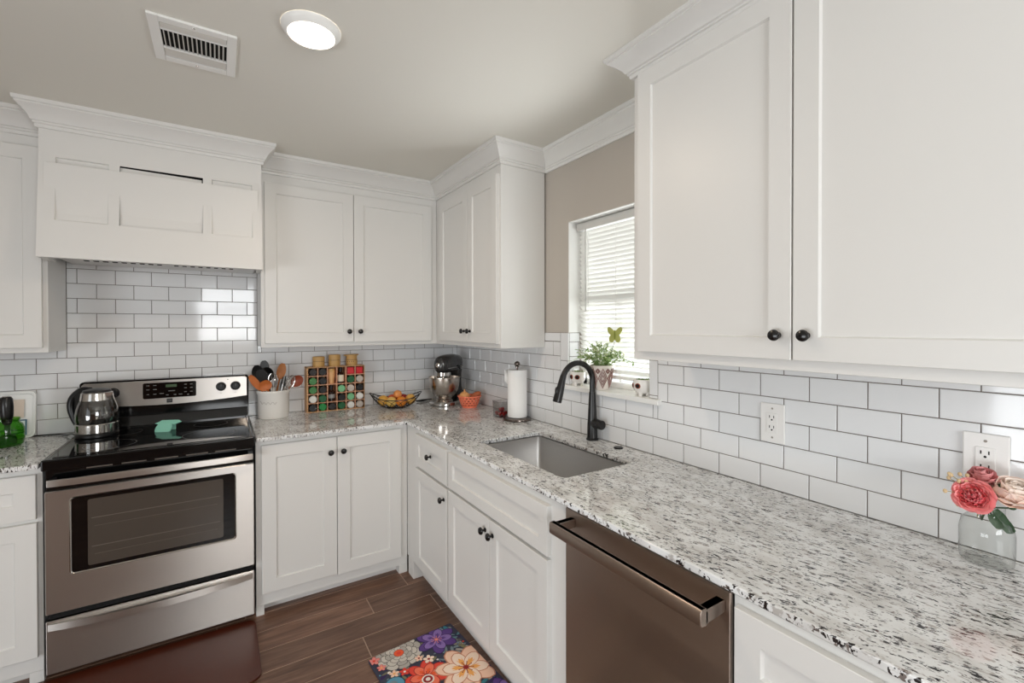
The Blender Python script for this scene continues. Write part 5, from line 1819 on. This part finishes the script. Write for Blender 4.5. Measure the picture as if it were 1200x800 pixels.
flower('rose', 'large pale peach rose at the photo\'s right edge, in the jar vase', 'flower', VC + RIGHT * 0.060 + TOC * 0.040 + UP * 0.148, TOC * 0.45 + RIGHT * 0.15 + UP * 0.9, 0.050, [(6, 0.12, 1.20, 0.95, 1.25, 0), (5, 0.24, 0.85, 1.05, 1.2, 0), (5, 0.26, 0.60, 1.10, 1.1, 0), (5, 0.20, 0.40, 1.10, 0.95, 1), (5, 0.12, 0.24, 1.05, 0.8, 1), (4, 0.05, 0.12, 1.0, 0.6, 1)], ['peach', 'peach_pale'], VC + Vector((0.010, -0.012, 0.100)), 3)
sg = thing('dried_sprig', 'thin dried sprig with tiny buds sticking out left of the peonies', 'sprig', tuple(VC + Vector((-0.008, 0.014, 0.105))), group='flowers in the glass jar vase')
st = nb(); M['bud'] = mat('bud', (206, 180, 140), 0.7)
base_ = VC + Vector((-0.008, 0.014, 0.105))
hub_ = VC + UP * 0.138 + RIGHT * -0.012
tube(st, [base_, hub_, hub_ + RIGHT * -0.03 + UP * 0.03], 0.0013, 5)
rn = random.Random(5)
for q in range(13):
    tip = VC + RIGHT * rn.uniform(-0.098, -0.045) + UP * rn.uniform(0.135, 0.215) + TOC * rn.uniform(-0.010, 0.03)
    mid = hub_.lerp(tip, 0.55) + UP * 0.008
    tube(st, [hub_ + RIGHT * -0.012 + UP * 0.012, mid, tip], 0.0008, 5)
    bd = nb(); ball(bd, tuple(tip), (0.0042, 0.0042, 0.005), seg=8, ring=6)
    obj('bud', bd, 'bud', sg)
obj('twigs', st, 'sprig', sg)
lf = thing('leaf_sprig', 'dark green leaves between peony and peach rose in the jar vase', 'leaves', tuple(VC + Vector((0.0, -0.006, 0.102))), group='flowers in the glass jar vase')
bm = nb()
for (a_, b__, ln, wd) in ((0.028, 0.115, 0.042, 0.022), (0.018, 0.130, 0.04, 0.02), (0.008, 0.118, 0.034, 0.018), (0.030, 0.190, 0.03, 0.016)):
    petal(bm, VC + RIGHT * a_ + UP * b__ + TOC * 0.034, TOC, (UP * -0.5 + RIGHT * 0.4 + TOC * 0.2).normalized(), ln, wd, 0.006)
obj('leaf_blades', bm, 'leaf_dark', lf, fix=False)
bm = nb()
tube(bm, [VC + Vector((0.0, -0.006, 0.102)), VC + UP * 0.130, VC + RIGHT * 0.02 + UP * 0.135 + TOC * 0.032], 0.0014, 5); obj('stem', bm, 'leaf_dark', lf)

# ------------------------------------------------------------------ floor mats
o = thing('floor_mat', 'dark brown glossy mat on the floor in front of the stove', 'mat', (-1.85, -0.88, 0))
bm = nb(); prism(bm, rrect(-2.36, -1.443, -1.125, -0.668, 0.045, 8), 'z', 0.0003, 0.010); obj('mat_slab', bm, 'mat_brown', o, bevel=0.003, seg=3)

RO = Vector((-1.048, -1.262)); ra = math.radians(4.5)
RU = Vector((math.cos(ra), math.sin(ra))); RV = Vector((math.sin(ra), -math.cos(ra)))
RW_, RL = 0.412, 0.70
COLS = {'navy': (58, 60, 78), 'gray1': (176, 170, 162), 'gray2': (204, 198, 188), 'grayd': (92, 88, 86), 'orange': (236, 92, 48), 'red': (226, 70, 54), 'redl': (242, 118, 88), 'redd': (150, 34, 36),
        'purple': (92, 62, 134), 'purplel': (138, 110, 176), 'purpled': (52, 34, 84), 'peach': (246, 206, 180), 'peachl': (250, 226, 206), 'peachd': (206, 140, 110), 'gold': (244, 176, 96), 'teal': (60, 128, 142), 'teald': (34, 70, 84), 'tealgrey': (118, 136, 144),
        'white': (238, 230, 222), 'pinkc': (232, 140, 132), 'blue': (92, 150, 176), 'olive': (128, 124, 92)}
keys = list(COLS)
rugmats = [mat('rug_' + k_, v_, 0.75) for k_, v_ in COLS.items()]
rg_ = thing('floral_rug', 'colourful floral kitchen mat on the plank floor before the sink', 'rug', (RO.x, RO.y, 0))


def clip(poly):
    for axis_, lim, sgn in ((0, 0.003, 1), (0, RW_ - 0.003, -1), (1, 0.003, 1), (1, RL - 0.003, -1)):
        out_ = []
        n_ = len(poly)
        for i in range(n_):
            a, b = poly[i], poly[(i + 1) % n_]
            ia, ib = sgn * (a[axis_] - lim) >= 0, sgn * (b[axis_] - lim) >= 0
            if ia:
                out_.append(a)
            if ia != ib:
                t = (lim - a[axis_]) / (b[axis_] - a[axis_])
                out_.append((a[0] + (b[0] - a[0]) * t, a[1] + (b[1] - a[1]) * t))
        poly = out_
        if len(poly) < 3:
            return []
    return poly


def R3(p, z):
    w = RO + RU * p[0] + RV * p[1]
    return (w.x, w.y, z)


rbm = nb()
LV = [0.0083]


def rpoly(poly, key):
    poly = clip(poly)
    if len(poly) < 3:
        return
    LV[0] += 0.0000025
    f_ = rbm.faces.new([rbm.verts.new(R3(p, LV[0])) for p in poly])
    f_.normal_update()
    if f_.normal.z < 0:
        f_.normal_flip()
    f_.material_index = keys.index(key)


def rpetal(cx_, cy_, ang_, r0, ln, wd, key, line, vein=None, pt=0.5):
    def shape(s, l2):
        pts = []
        n_ = 9
        for sgn in (1, -1):
            for i in range(n_):
                x = i / n_ if sgn > 0 else 1 - i / n_
                w = (x ** 0.55) * ((1 - x) ** pt) / 0.62
                pts.append((r0 + x * l2 * ln, sgn * s * wd / 2 * w))
        return [(cx_ + x * math.cos(ang_) - y2 * math.sin(ang_), cy_ + x * math.sin(ang_) + y2 * math.cos(ang_)) for x, y2 in pts]
    rpoly(shape(1.14, 1.05), line)
    rpoly(shape(1.0, 1.0), key)
    if vein:
        rpoly(shape(0.34, 0.62), vein)


def disc(cx_, cy_, r, key, n_=18):
    rpoly([(cx_ + r * math.cos(2 * PI * i / n_), cy_ + r * math.sin(2 * PI * i / n_)) for i in range(n_)], key)


rr = random.Random(11)
# leaves and tangled stems in the dark ground
for q in range(230):
    u_, v_ = rr.uniform(0, RW_), rr.uniform(0, RL)
    rpetal(u_, v_, rr.uniform(0, 6.3), 0, rr.uniform(0.03, 0.07), rr.uniform(0.012, 0.024), rr.choice(['teal', 'teald', 'tealgrey', 'olive', 'grayd', 'gray1', 'purpled', 'tealgrey']), 'navy', rr.choice(['tealgrey', None, 'olive']))
for q in range(9):
    rpetal(0.40 + rr.uniform(-.02, .02), 0.10 + rr.uniform(-.02, .02), -0.4 - q * 0.32, 0.01, rr.uniform(0.07, 0.10), 0.026, ['teal', 'tealgrey', 'teald', 'blue'][q % 4], 'navy', 'tealgrey')
for q in range(40):
    disc(rr.uniform(0, RW_), rr.uniform(0, RL), rr.uniform(0.004, 0.008), rr.choice(['pinkc', 'white', 'gold', 'red', 'blue']), 8)


def mum(cx_, cy_, R0, rot=0.0):
    for ring_, (r0, ln, cnt) in enumerate(((0.50, 0.55, 11), (0.34, 0.48, 9), (0.20, 0.42, 8), (0.10, 0.32, 7))):
        for q in range(cnt):
            rpetal(cx_, cy_, rot + 2 * PI * (q + 0.5 * (ring_ % 2)) / cnt, r0 * R0, ln * R0, 0.60 * R0 * (0.45 + r0), 'gray2' if (q + ring_) % 3 else 'gray1', 'grayd', 'gray1' if (q + ring_) % 3 else None, 0.35)
    disc(cx_, cy_, 0.23 * R0, 'redd'); disc(cx_, cy_, 0.21 * R0, 'orange'); disc(cx_, cy_, 0.10 * R0, 'red')


def lily(cx_, cy_, R0, c1, c2, line, vein, core, cnt=6, rot=0.0, inner=None):
    for q in range(cnt + 1):
        rpetal(cx_, cy_, rot + 2 * PI * (q + 0.5) / (cnt + 1), 0.12 * R0, 0.92 * R0, 0.72 * R0, c2, line, None, 0.55)
    for q in range(cnt):
        a = rot + 2 * PI * q / cnt
        rpetal(cx_, cy_, a, 0.04 * R0, 0.74 * R0, 0.56 * R0, c1, line, None, 0.5)
        rpetal(cx_, cy_, a, 0.08 * R0, 0.40 * R0, 0.20 * R0, vein, vein, None, 0.8)
        for da in (-0.22, 0.22):
            rpetal(cx_, cy_, a + da, 0.14 * R0, 0.34 * R0, 0.05 * R0, vein, vein, None, 0.8)
    disc(cx_, cy_, 0.12 * R0, line); disc(cx_, cy_, 0.09 * R0, core)
    for q in range(9):
        a = rot + 2 * PI * q / 9
        rpetal(cx_, cy_, a, 0.05 * R0, 0.20 * R0, 0.03 * R0, core, core, None)
        disc(cx_ + 0.25 * R0 * math.cos(a), cy_ + 0.25 * R0 * math.sin(a), 0.025 * R0, core, 8)


def blossom(cx_, cy_, R0, c, line, core):
    for q in range(5):
        rpetal(cx_, cy_, 2 * PI * q / 5, 0.0, R0, 0.8 * R0, c, line)
    disc(cx_, cy_, 0.25 * R0, core, 10)


mum(0.125, 0.045, 0.098)
lily(0.300, 0.068, 0.092, 'purplel', 'purple', 'purpled', 'purple', 'pinkc', 5, 0.3)
lily(0.165, 0.240, 0.088, 'redl', 'red', 'redd', 'orange', 'redd', 6, 0.2)
lily(0.320, 0.300, 0.125, 'peachl', 'peach', 'peachd', 'gold', 'redd', 6, 0.5)
blossom(0.215, 0.160, 0.026, 'peachl', 'navy', 'redd'); blossom(0.182, 0.130, 0.020, 'peach', 'navy', 'redd'); blossom(0.06, 0.150, 0.022, 'peach', 'navy', 'gold'); blossom(0.018, 0.028, 0.026, 'pinkc', 'redd', 'red')
blossom(0.10, 0.165, 0.022, 'red', 'redd', 'white'); blossom(0.03, 0.085, 0.020, 'pinkc', 'redd', 'gold')
disc(0.040, 0.205, 0.042, 'teald'); disc(0.040, 0.205, 0.038, 'blue'); disc(0.034, 0.200, 0.018, 'tealgrey')
disc(0.160, 0.262, 0.026, 'white'); disc(0.160, 0.262, 0.020, 'redd'); disc(0.160, 0.262, 0.010, 'white')
mum(0.24, 0.46, 0.085, 0.3); lily(0.08, 0.40, 0.085, 'gold', 'orange', 'redd', 'red', 'white', 6); lily(0.38, 0.52, 0.09, 'purplel', 'purple', 'purpled', 'purple', 'pinkc', 5); lily(0.12, 0.60, 0.1, 'peachl', 'peach', 'peachd', 'gold', 'redd', 6, 0.2); mum(0.33, 0.67, 0.08)
obj('printed_pile', rbm, rugmats, rg_, smooth=False, fix=False)
bm = nb()
o_ = rrect(0, RW_, 0, RL, 0.012, 5)
A = [bm.verts.new(R3(p, 0.0004)) for p in o_]; B = [bm.verts.new(R3(p, 0.0082)) for p in o_]
bm.faces.new(A); bm.faces.new(B)
for i in range(len(A)):
    bm.faces.new((A[i], A[(i + 1) % len(A)], B[(i + 1) % len(A)], B[i]))
obj('rug_backing', bm, rugmats[0], rg_, smooth=False)
